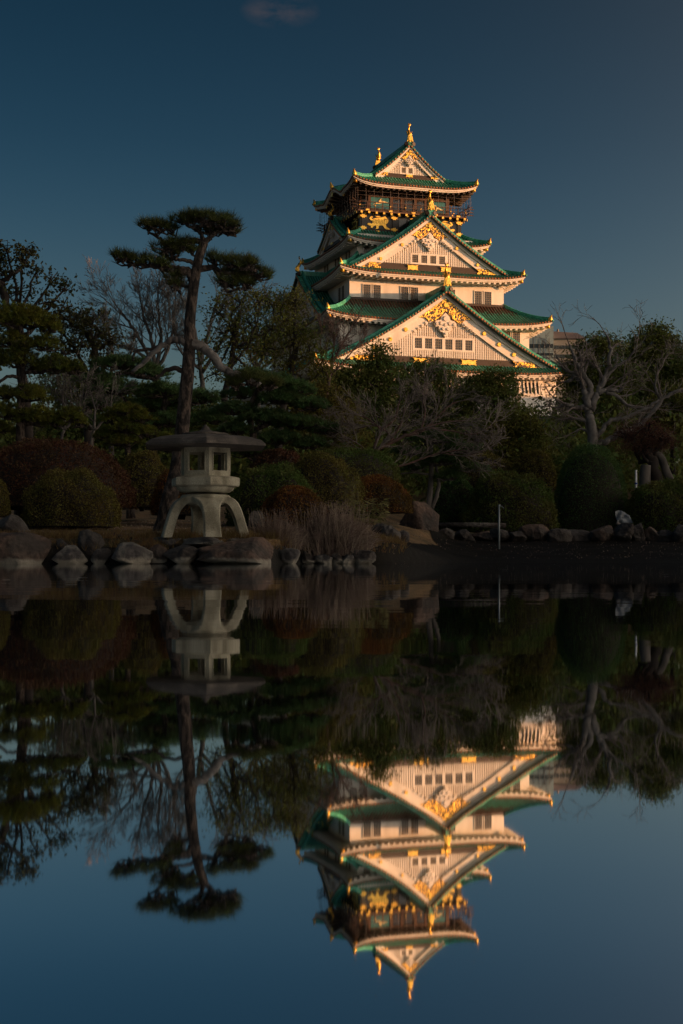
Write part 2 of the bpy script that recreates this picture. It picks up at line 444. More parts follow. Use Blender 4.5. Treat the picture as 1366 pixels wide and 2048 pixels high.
    for hip, gold in hips: hip.build('hip_ridge', M['tile'], ro, smooth=True, rnd=np.zeros(hip.n)); gold.build('corner_ornament', M['gold'], ro, smooth=True)
    return ro, surf

def window(T, p0, p1, z0, z1, q, nx=4, nz=5, bars=False, parent=None):
    """lattice window lying on the plane q"""
    w = MB(); fr = 0.09
    w.bb(p0 - fr, p0, q, q + 0.10, z0 - fr, z1 + fr, T); w.bb(p1, p1 + fr, q, q + 0.10, z0 - fr, z1 + fr, T)
    w.bb(p0, p1, q, q + 0.10, z1, z1 + fr, T); w.bb(p0, p1, q, q + 0.12, z0 - fr, z0, T)
    o = w.build('window', M['plaster_trim'], parent or keep)
    g = MB(); g.bb(p0, p1, q + 0.004, q + 0.02, z0, z1, T); g.build('pane', M['glass'], o)
    m = MB(); t = 0.030
    for i in range(1, nx):
        x = lerp(p0, p1, i / nx); m.bb(x - t, x + t, q + 0.03, q + 0.09, z0, z1, T)
    for i in range(1, nz):
        z = lerp(z0, z1, i / nz); m.bb(p0, p1, q + 0.035, q + 0.08, z - t * .8, z + t * .8, T)
    m.build('lattice', M['muntin'], o)['kind'] = 'stuff'
    return o

def fin(T, q, z, h):
    """gold dolphin finial with its crest plate, standing on a ridge end"""
    g = MB()
    s = h / 2.6
    # crest plate below the fish (bell shaped)
    pl = [(-0.62, -0.75), (-0.50, -0.1), (-0.42, 0.35), (-0.22, 0.6), (0, 0.68), (0.22, 0.6), (0.42, 0.35), (0.50, -0.1), (0.62, -0.75), (0.32, -0.55), (0, -0.8), (-0.32, -0.55)]
    g.prism([(a * s, z + b * s) for a, b in pl], lambda a, b: T(np.array([[a, q + 0.0, b]]))[0], lambda a, b: T(np.array([[a, q + 0.35, b]]))[0])
    g.prism([(a * s * .55, z - .1 * s + b * s * .6) for a, b in pl], lambda a, b: T(np.array([[a, q + 0.3, b]]))[0], lambda a, b: T(np.array([[a, q + 0.48, b]]))[0])
    o = K(g, 'crest_plate', 'gold')
    f = MB()
    pa = catmull(np.array([[0, 0.35, 0.35], [0, 0.25, 0.8], [0, -0.05, 1.25], [0, -0.18, 1.7], [0, -0.02, 2.1], [0, 0.16, 2.45]]) * s, 4)
    n = len(pa); rr = np.interp(np.linspace(0, 1, n), [0, .12, .3, .55, .8, 1], [.30, .42, .36, .24, .13, .05]) * s
    pts = T(pa + [0, q - 0.2, z]); f.tube(pts, rr, 10)
    for sg in (-1, 1):           # side fins and the split tail
        f.prism([(0.2 * s, 1.0 * s), (0.62 * s, 1.45 * s), (0.42 * s, 0.9 * s), (0.55 * s, 0.75 * s), (0.2 * s, 0.65 * s)], lambda a, b: T(np.array([[sg * a, q - 0.15, z + b]]))[0], lambda a, b: T(np.array([[sg * a, q + 0.0, z + b]]))[0])
        f.prism([(0, 2.2 * s), (0.10 * s, 2.3 * s), (0.33 * s, 2.62 * s), (0.12 * s, 2.95 * s), (0.02 * s, 2.55 * s)], lambda a, b: T(np.array([[sg * a, q - 0.12, z + b]]))[0], lambda a, b: T(np.array([[sg * a, q - 0.02, z + b]]))[0])
    for k in range(5):           # back spines
        zz = (0.7 + k * 0.32) * s
        f.prism([(-0.30 * s, zz), (-0.62 * s + k * .05, zz + 0.22 * s), (-0.28 * s, zz + 0.25 * s)], lambda a, b: T(np.array([[0.03, q + a, z + b]]))[0], lambda a, b: T(np.array([[-0.03, q + a, z + b]]))[0])
    K(f, 'fish_finial', 'gold', smooth=True)

def gable(T, w, zb, za, q0, qback, over, board, beam_h, nwin=None, boss=2, lat=0.31, detail=True, ends=1, fil=0.24, finial=2.6, bump_ridge=0.9):
    g = lambda x: np.abs(x) * (1.22 - 0.22 * np.abs(x))
    zc = lambda p: za - (za - zb) * g(np.asarray(p, float) / w)
    th = 0.30
    x = np.linspace(-1.05, 1.05, 43) * w
    roof = MB()
    for zz in (0.0, th):
        G = np.stack([np.stack([x, np.full_like(x, q), zc(x) + zz], -1) for q in (q0 + over, qback)])
        roof.grid(T(G.reshape(-1, 3)).reshape(2, -1, 3))
    G = np.stack([np.stack([x, np.full_like(x, q0 + over), zc(x) + zz], -1) for zz in (0.0, th)]); roof.grid(T(G.reshape(-1, 3)).reshape(2, -1, 3))
    ro = K(roof, 'gable_roof', 'tile_dark', smooth=False)
    rolls, ends_mb = MB(), MB(); r = 0.105
    L = abs(q0 + over - qback); n = int((L - 1.0) / 0.37)
    for i in range(n):
        q = q0 + over - 1.05 - i * 0.37
        if q < qback: break
        for sg in (-1, 1):
            xs = np.linspace(0.02, 1.05, 12) * w * sg
            c = [(-r, 0), (-r * .7, r * .7), (0, r), (r * .7, r * .7), (r, 0)]
            V = np.stack([np.stack([xs, np.full_like(xs, q + a), zc(xs) + th + b], -1) for a, b in c], 1)
            rolls.grid(T(V.reshape(-1, 3)).reshape(len(xs), 5, 3))
    # verge: raised ribs running down the gable edge
    big = .65 if w > 8 else .4
    for qo, rr, zz in ((0.85, 0.16, 0.15 * big), (0.85, 0.22, 0.40 * big), (0.85, 0.15, 0.72 * big), (0.12, 0.10, 0.02)):
        for sg in (-1, 1):
            xs = np.linspace(0.0, 1.06, 22) * w * sg
            rolls.tube(T(np.stack([xs, np.full_like(xs, q0 + over - qo), zc(xs) + th + zz], -1)), rr, 6)
    for sg in (-1, 1):           # short cross tiles along the gable edge
        for i in range(int(w * 1.15 / 0.42)):
            xx = sg * (i + 0.6) / int(w * 1.15 / 0.42) * w * 1.03; zz = float(zc(xx)) + th
            rolls.tube(T(np.array([[xx, q0 + over - .75, zz + .05], [xx, q0 + over, zz - .02]])), .11, 6)
    rolls.build('tile_roll', M['tile'], ro, smooth=True, rnd=np.zeros(rolls.n))['kind'] = 'stuff'
    # round tile ends under the verge
    nd = int(w * 1.15 / 0.42)
    for sg in (-1, 1):
        for i in range(nd):
            xx = sg * (i + 0.6) / nd * w * 1.03; zz = float(zc(xx)) + 0.16
            P = [[xx + a * .15, q0 + over + 0.01, zz + b * .15] for a, b in rdisc(7)] + [[xx + a * .11, q0 + over + 0.09, zz + b * .11] for a, b in rdisc(7)]
            ends_mb.add(T(np.array(P)), [[k, (k + 1) % 7, 7 + (k + 1) % 7, 7 + k] for k in range(7)], poly=[list(range(7, 14))])
    ends_mb.build('tile_end', M['copper'], ro)['kind'] = 'stuff'
    rd = MB()
    rd.bb(-0.34, 0.34, qback, q0 + over - 0.15, za + 0.15, za + bump_ridge, T); rd.bb(-0.22, 0.22, qback, q0 + over - 0.12, za + bump_ridge, za + bump_ridge + 0.18, T)
    rd.build('ridge', M['tile'], ro, rnd=np.zeros(rd.n))
    for sg in (-1, 1):
        og = MB(); og.tube(T(np.array([[sg * .45, q0 + over - .35, za + .55 * bump_ridge], [sg * .55, q0 + over - 0.05, za + .55 * bump_ridge]])), [.32, .28], 8)
        og.build('ridge_end_tile', M['wood'], ro)
    # white bargeboards, two steps
    bbs = {-1: MB(), 1: MB()}
    for (zt, zl, qa, qb) in ((-0.02, board, 0.20, 0.42), (0.0, board * 0.30, 0.42, 0.62)):
        for sg in (-1, 1):
            xs = np.linspace(0, 1.02, 20) * w * sg
            rows = [np.stack([xs, np.full_like(xs, q0 + qq), zc(xs) - dz], -1) for qq, dz in ((qa, zt), (qb, zt), (qb, zl), (qa, zl), (qa, zt))]
            bbs[sg].grid(T(np.array(rows).reshape(-1, 3)).reshape(5, -1, 3))
    for sg in (-1, 1): bbs[sg].build('bargeboard', M['plaster'], keep)
    # recessed wall of the gable
    zl = lambda p: zc(p) - board
    fw = w * 0.985; xs = np.linspace(-fw, fw, 40)
    f = MB(); f.grid(T(np.stack([np.stack([xs, np.full_like(xs, q0), np.full_like(xs, zb - 0.2)], -1), np.stack([xs, np.full_like(xs, q0), np.maximum(zc(xs) + 0.05, zb - 0.2)], -1)]).reshape(-1, 3)).reshape(2, -1, 3))
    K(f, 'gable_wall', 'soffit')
    zbm = zb + beam_h
    la = MB(); wins = []
    if nwin:
        x0, x1, wz0, wz1, k, ww = nwin
        for i in range(k):
            c = lerp(x0 + ww / 2, x1 - ww / 2, i / (k - 1)); wins.append((c - ww / 2, c + ww / 2))
    nb = int(2 * w / lat)
    for i in range(nb + 1):
        xx = -w + i * 2 * w / nb; zt = float(zl(xx))
        if zt < zbm + 0.1: continue
        segs = [(zbm, zt)]
        if nwin and x0 - 0.2 < xx < x1 + 0.2: segs = [(zbm, wz0 - 0.22), (wz1 + 0.22, zt)]
        for a, b in segs:
            if b > a + 0.03: la.bb(xx - lat * .29, xx + lat * .29, q0 + 0.005, q0 + 0.13, a, b, T)
    nz = int((za - zbm) / lat)
    for i in range(nz):
        zz = zbm + (i + 0.5) * lat
        lim = [p for p in np.linspace(0, w, 200) if zl(p) > zz]
        if not lim: break
        e = lim[-1]
        segs = [(-e, e)]
        if nwin and wz0 - 0.2 < zz < wz1 + 0.2: segs = [(-e, x0 - .2), (x1 + .2, e)] if e > x1 + .2 else []
        for a, b in segs: la.bb(a, b, q0 + 0.007, q0 + 0.07, zz - lat * .17, zz + lat * .17, T)
    K(la, 'lattice', 'plaster', kind='stuff')
    if nwin:
        fr = MB()
        fr.bb(x0 - .28, x1 + .28, q0 + .006, q0 + .17, wz1 + .06, wz1 + .24, T); fr.bb(x0 - .28, x1 + .28, q0 + .006, q0 + .17, wz0 - .24, wz0 - .06, T)
        ed = [x0 - .28] + [a for ab in wins for a in ab] + [x1 + .28]
        for i in range(0, len(ed), 2): fr.bb(ed[i], ed[i + 1], q0 + .006, q0 + .165, wz0 - .06, wz1 + .06, T)
        K(fr, 'window_surround', 'plaster')
        for a, b in wins: window(T, a + .02, b - .02, wz0, wz1, q0 + 0.02, 4, 4)
    # dark base beam with gold fittings
    be = MB(); be.bb(-w * .93, w * .93, q0 - .1, q0 + .19, zb - .12, zbm - 0.03, T); be.bb(-w * .95, w * .95, q0 - .1, q0 + .35, zb - .12, zb + beam_h * .45, T)
    K(be, 'base_beam', 'wood')
    hb = beam_h * .75
    for xx in ((-w * .22, w * .22) if w > 6 else (0.0,)):
        sw = 1.15 if w > 12 else (0.8 if w > 6 else .55)
        g2 = MB(); pl = [(-sw, 0), (-sw * .78, hb * .28), (-sw * .9, hb * .5), (-sw * .78, hb * .72), (-sw, hb), (-sw * .4, hb * .86), (0, hb), (sw * .4, hb * .86), (sw, hb), (sw * .78, hb * .72), (sw * .9, hb * .5), (sw * .78, hb * .28), (sw, 0), (sw * .4, hb * .14), (0, 0), (-sw * .4, hb * .14)]
        g2.prism([(xx + a, zb + .1 + b) for a, b in pl], lambda a, b: T(np.array([[a, q0 + .30, b]]))[0], lambda a, b: T(np.array([[a, q0 + .42, b]]))[0])
        K(g2, 'beam_fitting', 'gold')
    # gold filigree: apex chevron and both feet
    fg = MB(); a = w * fil; FF = []
    for sg in (-1, 1):
        xs = np.linspace(0, a, 9)
        top = zc(xs) - board * .32; bot = zc(xs) - board * (1.12 + 0.16 * np.sin(xs / a * 5.0))
        bot = np.where(xs > a * .62, lerp(bot, top - .02, np.clip((xs - a * .62) / (a * .38), 0, 1) ** .7), bot)
        G = np.array([np.stack([xs * sg, np.full_like(xs, q0 + qq), zz], -1) for qq, zz in ((.46, top), (.60, top), (.60, bot), (.46, bot), (.46, top))])
        fg.grid(T(G.reshape(-1, 3)).reshape(5, -1, 3))
        if sg == 1: K(fg, 'apex_filigree', 'filigree')
        ff = MB(); FF.append(ff); xs = np.linspace(w * .70, w * .985, 9)
        top = zc(xs) - board * (.33 + .65 * np.clip(1 - (xs - w * .70) / (w * .12), 0, 1)); bot = np.maximum(zc(xs) - board * 1.15, zb + 0.12); top = np.maximum(top, bot + 0.02)
        G = np.array([np.stack([xs * sg, np.full_like(xs, q0 + qq), zz], -1) for qq, zz in ((.45, top), (.58, top), (.58, bot), (.45, bot), (.45, top))])
        ff.grid(T(G.reshape(-1, 3)).reshape(5, -1, 3))
        sw = w * .09; xx = w * .72
        ff.prism([(sg * (xx - sw), zb + .12), (sg * (xx - sw * .7), zb + .12 + hb / 2), (sg * (xx - sw), zb + .12 + hb), (sg * (xx + sw), zb + .12 + hb), (sg * (xx + sw * 1.3), zb + .12)],
                 lambda a_, b_: T(np.array([[a_, q0 + .36, b_]]))[0], lambda a_, b_: T(np.array([[a_, q0 + .44, b_]]))[0])
    for ff in FF: K(ff, 'foot_filigree', 'filigree')
    br = 0.10 + w * .013; BS = []
    def disc(mb, xx, zz, rad, qa, qb):
        P = [[xx + c_ * rad, q0 + qa, zz + s_ * rad] for c_, s_ in rdisc(10)] + [[xx + c_ * rad * .8, q0 + qb, zz + s_ * rad * .8] for c_, s_ in rdisc(10)]
        mb.add(T(np.array(P)), [[k, (k + 1) % 10, 10 + (k + 1) % 10, 10 + k] for k in range(10)], poly=[list(range(10, 20))])
    for sg in (-1, 1):
        for i in range(boss):
            xx = w * lerp(fil + .12, .64, i / max(1, boss - 1)); BS.append(MB()); disc(BS[-1], sg * xx, float(zc(xx)) - board * .58, br, .43, .60)
    BS.append(MB()); disc(BS[-1], 0, za - board * .78, br * 1.25, .58, .74)
    for b_s in BS: K(b_s, 'gold_boss', 'gold')
    # white carved pendant
    pe = MB(); s = board * .85; z0 = za - board * 1.55
    out = [(0, .35), (.35, .0), (.42, -.25), (.75, -.30), (.95, -.55), (.80, -.80), (.55, -.72), (.55, -.95), (.42, -1.15), (.22, -1.2), (.12, -1.45), (0, -1.6)]
    pl = out + [(-a_, b_) for a_, b_ in out[1:-1]][::-1]
    pe.prism([(a_ * s, z0 + b_ * s) for a_, b_ in pl], lambda a_, b_: T(np.array([[a_, q0 + .18, b_]]))[0], lambda a_, b_: T(np.array([[a_, q0 + .55, b_]]))[0])
    for (cx_, cz_, cr_) in ((0, -.15, .24), (.36, -.52, .17), (-.36, -.52, .17), (.2, -.95, .14), (-.2, -.95, .14), (.72, -.58, .14), (-.72, -.58, .14), (0, -.62, .15), (0, -1.3, .1)):
        disc(pe, cx_ * s, z0 + cz_ * s, cr_ * s, .5, .72)
    for sg in (-1, 1):          # scrolls trailing along the boards
        for i in range(6):
            xx = sg * (0.95 + i * .32) * s; zz = float(zl(abs(xx))) - 0.03 * s; rr_ = (.24 - i * .025) * s
            disc(pe, xx, zz, rr_, .16, .50 - i * .02); disc(pe, xx + sg * .05 * s, zz - .03, rr_ * .45, .5, .6)
    K(pe, 'carved_pendant', 'plaster')
    if finial: fin(T, q0 + over - 0.35, za + bump_ridge + 0.55, finial)
    return zc

front = lambda v: np.stack([v[:, 0], -v[:, 1], v[:, 2]], -1)
rear = lambda v: np.stack([-v[:, 0], v[:, 1], v[:, 2]], -1)
left = lambda v: np.stack([-v[:, 1], -v[:, 0], v[:, 2]], -1)
right = lambda v: np.stack([v[:, 1], v[:, 0], v[:, 2]], -1)

# walls, storey by storey
def walls(a, b, z0, z1, mat='plaster', name='wall'):
    w = MB(); w.bb(-a, a, -b, b, z0, z1); return K(w, name, mat)
walls(5.9, 6.0, 47.3, 51.6, 'wood'); walls(7.26, 7.1, 44.0, 47.25, 'lacquer')
walls(8.39, 8.83, 39.5, 44.0); walls(10.99, 13.33, 33.0, 38.6); walls(13.4, 16.2, 26.0, 32.2); walls(15.9, 19.2, 19.0, 25.4)

# roofs
skirt(4.75, 5.9, 52.75, 9.06, 9.13, 50.85, 0.95, kara=1.15, label='top', soffit_in=(6, 6))
bpy.data.objects['roof']['label'] = 'uppermost green roof with a wavy gable bulge in its side eaves'
skirt(7.2, 7.05, 44.95, 10.32, 10.54, 42.75, 0.70, brown=.2, soffit_in=(8.39, 8.83))
skirt(8.35, 8.8, 41.2, 13.1, 15.82, 37.55, 0.75, brown=.2, soffit_in=(10.99, 13.33))
skirt(10.95, 13.3, 34.35, 15.77, 18.5, 31.10, 0.85, brown=0.85, soffit_in=(13.4, 16.2))
skirt(13.35, 16.15, 27.6, 18.4, 21.6, 24.30, 0.9, brown=.2, soffit_in=(15.9, 19.2))

# gables
gable(front, 4.9, 52.62, 56.95, 6.0, -6.0, 0.75, 0.95, 0.55, nwin=(-1.05, 0.55, 53.35, 54.05, 2, 0.6), boss=0, lat=.24, fil=.28, finial=1.9, bump_ridge=.55)
gable(rear, 4.9, 52.62, 56.95, 6.0, 5.6, 0.75, 0.95, 0.55, boss=0, lat=.3, fil=.28, finial=1.9, bump_ridge=.55)
gable(front, 10.75, 38.35, 45.55, 13.5, 7.1, 1.1, 1.55, 0.95, nwin=(-2.35, 2.30, 39.55, 40.55, 4, .82), boss=2, finial=2.0)
gable(front, 15.1, 25.35, 34.55, 19.0, 13.3, 1.3, 1.95, 0.95, nwin=(-4.1, 3.9, 27.40, 28.70, 6, .98), boss=3, finial=2.2)
for T_ in (left, right):
    gable(T_, 5.3, 44.05, 47.45, 8.75, 7.2, 0.8, 0.85, 0.45, boss=0, lat=.5, fil=.22, finial=1.3, bump_ridge=.5)
    gable(T_, 10.6, 32.3, 39.4, 13.3, 8.4, 1.0, 1.5, 0.8, boss=2, lat=.35, finial=1.5, bump_ridge=.6)

# windows in the plaster walls
for s in (-1, 1):
    for c in (7.92, 2.64):
        for d in (-.70, .70): window(front, s * c + d - .50, s * c + d + .50, 34.55, 36.28, 13.34, 4, 6)
    for d in (-.70, .70): window(front, s * 10.8 + d - .5, s * 10.8 + d + .5, 29.15, 30.75, 16.21, 4, 5)
    window(front, s * 7.1 - .46, s * 7.1 + .46, 41.4, 42.4, 8.84, 4, 4)
for c in (-5.1, -0.3, 4.7):
    for d in (-.62, .62): window(left, -c + d - .42, -c + d + .42, 40.95, 42.45, 8.4, 3, 5)
for c in (-10.1, 10.1):
    for d in (-.75, .75): window(left, c + d - .5, c + d + .5, 34.5, 36.4, 11.0, 4, 6)
# stone-drop bays bulging out of the lowest wall, and its foot spreading outward
for s in (-1, 1):
    for c, hw in ((11.9, 1.75), (5.5, 1.75)):
        b = MB()
        v = [(s * c - hw, 24.2, 0), (s * c + hw, 24.2, 0), (s * c + hw, 24.2, .55), (s * c - hw, 24.2, .55), (s * c - hw - .1, 19.8, 0), (s * c + hw + .1, 19.8, 0), (s * c + hw + .1, 19.8, 1.5), (s * c - hw - .1, 19.8, 1.5)]
        b.add(front(np.array([[x, 19.2 + q, z] for x, z, q in v])), [[0, 1, 2, 3], [4, 7, 6, 5], [3, 2, 6, 7], [0, 3, 7, 4], [1, 5, 6, 2]])
        K(b, 'stone_drop_bay', 'plaster')
        o_ = MB()
        for i in range(5): o_.beam((s * c - 1.1 + i * .55, -19.2 - .66, 24.0), (s * c - 1.1 + i * .55, -19.2 - 1.12, 21.9), .20, .12)
        g_ = MB(); g_.add([(s * c - 1.35, -19.2 - .61, 23.9), (s * c + 1.35, -19.2 - .61, 23.9), (s * c + 1.35, -19.2 - 1.04, 22.0), (s * c - 1.35, -19.2 - 1.04, 22.0)], [[0, 3, 2, 1]]); K(g_, 'dark_pane', 'glass')
        K(o_, 'window_bars', 'plaster', kind='stuff')
sk = MB()
a0, b0, a1, b1 = 15.9, 19.2, 17.0, 20.3
for (p, q) in (((-a0, -b0), (a0, -b0)), ((a0, -b0), (a0, b0)), ((a0, b0), (-a0, b0)), ((-a0, b0), (-a0, -b0))):
    k = lambda t: (t[0] * a1 / a0, t[1] * b1 / b0)
    sk.add([(*p, 20.9), (*q, 20.9), (*k(q), 18.6), (*k(p), 18.6)], [[0, 3, 2, 1]])
K(sk, 'wall_foot', 'plaster')

# black band under the balcony: posts, gold fittings, tigers
bd, gf, wd = MB(), MB(), MB()
def star(mb, T, x, z, w, h, q):
    mb = MB(); w *= .82; h *= .85
    pl = [(-1, -.45), (-.6, -.3), (-.3, -1), (0, -.75), (.3, -1), (.6, -.3), (1, -.45), (.78, 0), (1, .45), (.6, .3), (.3, 1), (0, .75), (-.3, 1), (-.6, .3), (-1, .45), (-.78, 0)]
    mb.prism([(x + a * w, z + b * h) for a, b in pl], lambda a, b: T(np.array([[a, q, b]]))[0], lambda a, b: T(np.array([[a, q + .1, b]]))[0])
    K(mb, 'gilt_fitting', 'gold')
for T_, hw, q in ((front, 7.26, 7.1), (left, 7.1, 7.26), (right, 7.1, 7.26)):
    for x in (-hw + .25, -2.55, -.2 if T_ is not front else 2.55, hw - .25):
        po = MB(); po.bb(x - .22, x + .22, q, q + .14, 44.6, 47.2, T_); K(po, 'black_post', 'lacquer')
        star(gf, T_, x, 46.75, .62, .34, q + .15); star(gf, T_, x, 45.15, .62, .32, q + .15)
    wd.bb(-hw, hw, q, q + .18, 46.95, 47.25, T_); wd.bb(-hw, hw, q, q + .18, 44.6, 44.95, T_)
    for i in range(12):
        x = lerp(-hw + .6, hw - .6, i / 11)
        gf.bb(x - .17, x + .17, q + .19, q + .26, 47.0, 47.22, T_)
    for x in (-4.9, 0.1, 4.9): star(gf, T_, x, 46.78, .5, .12, q + .16); star(gf, T_, x, 44.78, .45, .10, q + .2)
    # windows between the posts
    for i in range(-1, 2): bd.bb(i * 1.3 - .5, i * 1.3 + .5, q, q + .05, 45.1, 46.7, T_)
K(wd, 'beam', 'lacquer'); K(gf, 'beam_cap', 'gold', kind='stuff'); K(bd, 'dark_pane', 'glass', kind='stuff')

TIGER = [(-1.0, -.10), (-.95, .02), (-.78, .02), (-.62, -.05), (-.52, .08), (-.55, .25), (-.70, .30), (-.82, .42), (-.72, .62), (-.58, .66), (-.50, .56), (-.62, .52), (-.66, .44), (-.55, .40), (-.40, .48), (-.10, .56), (.25, .60), (.45, .68), (.56, .78), (.64, .64), (.80, .50), (.84, .30), (.74, .10), (.62, .04), (.66, -.18), (.84, -.32), (1.0, -.40), (.92, -.52), (.70, -.48), (.50, -.34), (.36, -.12), (.10, -.12), (-.02, -.22), (-.02, -.40), (-.16, -.54), (-.30, -.50), (-.20, -.36), (-.26, -.14), (-.44, -.22), (-.58, -.40), (-.70, -.36), (-.66, -.22), (-.86, -.20)]
def tiger(T, x, z, s, q, flip=1):
    t = MB(); t.prism([(x + flip * a * s, z + b * s * .9) for a, b in TIGER], lambda a, b: T(np.array([[a, q, b]]))[0], lambda a, b: T(np.array([[a, q + .13, b]]))[0])
    o = K(t, 'tiger_relief', 'gold')
    m = MB()                               # stripes and the brow, raised a little
    for i in range(8):
        xx = -.42 + i * .13; m.beam(T(np.array([[x + flip * xx * s, q + .14, z + .38 * s]]))[0], T(np.array([[x + flip * (xx - .06) * s, q + .14, z + .02 * s]]))[0], .03 * s, .03)
    for a, b in ((.55, .42), (.72, .42)): m.tube(T(np.array([[x + flip * a * s, q + .1, z + b * s], [x + flip * a * s, q + .2, z + b * s]])), .05 * s, 6)
    m.build('stripe', M['wood'], o)
tiger(front, -4.75, 45.82, 1.65, 7.1); tiger(front, 4.75, 45.82, 1.65, 7.1, -1)
for T_ in (left, right): tiger(T_, 4.7, 45.82, 1.45, 7.26); tiger(T_, -4.7, 45.82, 1.45, 7.26, -1)

# balcony
dk = MB(); dk.bb(-7.95, 7.95, -7.85, 7.85, 47.28, 47.5); K(dk, 'balcony_deck', 'redwood')
br, bg = MB(), MB()
for T_ in (front, left, right, rear):
    for i in range(15):
        x = lerp(-7.5, 7.5, i / 14); br.bb(x - .12, x + .12, 7.2, 8.05, 46.98, 47.26, T_)
        bg.bb(x - .14, x + .14, 8.05, 8.10, 46.98, 47.26, T_)
K(br, 'deck_bracket', 'wood', kind='stuff'); K(bg, 'bracket_cap', 'gold', kind='stuff')
rl, rg = MB(), MB()
for T_ in (front, left, right, rear):
    for z, r in ((47.72, .04), (48.12, .04), (48.58, .06)):
        rl.tube(T_(catmull([[-8.75, 7.85, z + (.38 if z > 48.3 else .1)], [-8.2, 7.85, z + .08], [-7.7, 7.85, z], [7.7, 7.85, z], [8.2, 7.85, z + .08], [8.75, 7.85, z + (.38 if z > 48.3 else .1)]], 3)), r, 6)
    for i in range(15):
        x = lerp(-7.7, 7.7, i / 14); rl.bb(x - .06, x + .06, 7.79, 7.91, 47.5, 48.55, T_)
        if i % 3 == 1: rg.bb(x - .26, x + .26, 7.92, 7.98, 47.38, 47.58, T_)
        if i % 2 == 0: rg.bb(x - .07, x + .07, 7.92, 7.97, 48.02, 48.16, T_)
K(rl, 'balcony_rail', 'redwood', kind='stuff'); K(rg, 'rail_fitting', 'gold', kind='stuff')
nt = MB()
for T_ in (front, left, right, rear):
    for i in range(15):
        x = lerp(-8.15, 8.15, i / 14)
        nt.tube(T_(np.array([[x, 8.35, 50.35], [x, 8.42, 49.2], [x, 8.35, 48.3], [x, 8.02, 47.5]])), .020, 4)
    for z in (49.85, 49.3, 48.6, 48.0): nt.tube(T_(np.array([[-8.3, 8.38, z], [8.3, 8.38, z]])), .010, 4)
K(nt, 'safety_net', 'net', kind='stuff')
# top storey front: posts, teal panels with flying cranes, dark windows
tp, pg = MB(), MB()
CR = [(-1, -.32), (-.55, -.05), (-.30, .02), (-.16, .34), (.08, .62), (.05, .30), (.20, .22), (.45, .24), (.98, .06), (.60, .08), (.30, -.02), (.12, -.06), (-.10, -.16), (-.45, -.18)]
for T_, hw, q in ((front, 5.9, 6.0), (left, 6.0, 5.9), (right, 6.0, 5.9)):
    for x in (-hw + .2, -2.5, -1.0, 1.0, 2.5, hw - .2): tp.bb(x - .18, x + .18, q, q + .16, 47.5, 51.2, T_)
    tp.bb(-hw, hw, q, q + .2, 49.75, 50.0, T_); tp.bb(-hw, hw, q, q + .12, 47.5, 48.0, T_)
    for s in (-1, 1):
        pn, cr = MB(), MB(); pn.bb(s * 4.2 - 1.35, s * 4.2 + 1.35, q, q + .06, 48.2, 49.7, T_)
        cr.prism([(s * 4.1 + a * 1.15, 49.0 + (b if s < 0 else -b) * .95 + (0 if s < 0 else -.35 * a)) for a, b in CR], lambda a, b: T_(np.array([[a, q + .07, b]]))[0], lambda a, b: T_(np.array([[a, q + .16, b]]))[0])
        K(pn, 'teal_panel', 'teal_panel'); K(cr, 'crane_relief', 'crane')
    for c in (-1.75, 0, 1.75): pg.bb(c - .5, c + .5, q, q + .05, 48.2, 49.6, T_)
K(tp, 'wooden_frame', 'redwood', kind='stuff'); K(pg, 'dark_pane', 'glass', kind='stuff')
# karahafu crest ornaments and short ridge over the side bulge
for T_, s in ((left, -1), (right, 1)):
    kk = MB(); kk.tube(T_(np.array([[.3 * s, 5.0, 52.95], [.3 * s, 7.2, 52.55], [.3 * s, 8.9, 52.1]])), .26, 6); K(kk, 'ridge', 'tile', rnd=np.zeros(kk.n), smooth=True)
    kg = MB(); kg.tube(T_(np.array([[.3 * s, 8.85, 52.0], [.3 * s, 9.1, 52.4], [.3 * s, 9.25, 52.95]])), [.36, .26, .05], 8)
    star(kg, T_, .3 * s, 51.2, .6, .4, 8.95)
    for x in (-3.6, 4.1): star(kg, T_, x, 50.25, .45, .3, 8.7)
    K(kg, 'corner_ornament', 'gold', smooth=False)
# dark sill lines where roofs meet walls
sl = MB()
for a, b, z in ((10.99, 13.33, 34.35), (13.4, 16.2, 27.6), (7.26, 7.1, 44.9)):
    for T_, hw, q in ((front, a, b), (left, b, a), (right, b, a)): sl.bb(-hw - .1, hw + .1, q, q + .22, z - .1, z + .22, T_)
K(sl, 'flashing', 'wood')
# stone base of the keep: coursed blocks on a battered core
M['castle_stone'] = node_mat('castle_stone', (0.30, 0.27, 0.23), 0.9, col2=(0.18, 0.165, 0.15), scale=0.8, bump=.04, bscale=2)
co = MB(); ring = []
for z, e in ((18.6, .9), (12, 3.0), (5, 6.5)): ring.append(np.array([[-16.5 - e, -19.8 - e, z], [16.5 + e, -19.8 - e, z], [16.5 + e, 19.8 + e, z], [-16.5 - e, 19.8 + e, z]]))
co.grid(np.array(ring), close=True); co.bb(-17.4, 17.4, -20.7, 20.7, 18.55, 18.68)
K(co, 'stone_base', 'castle_stone')

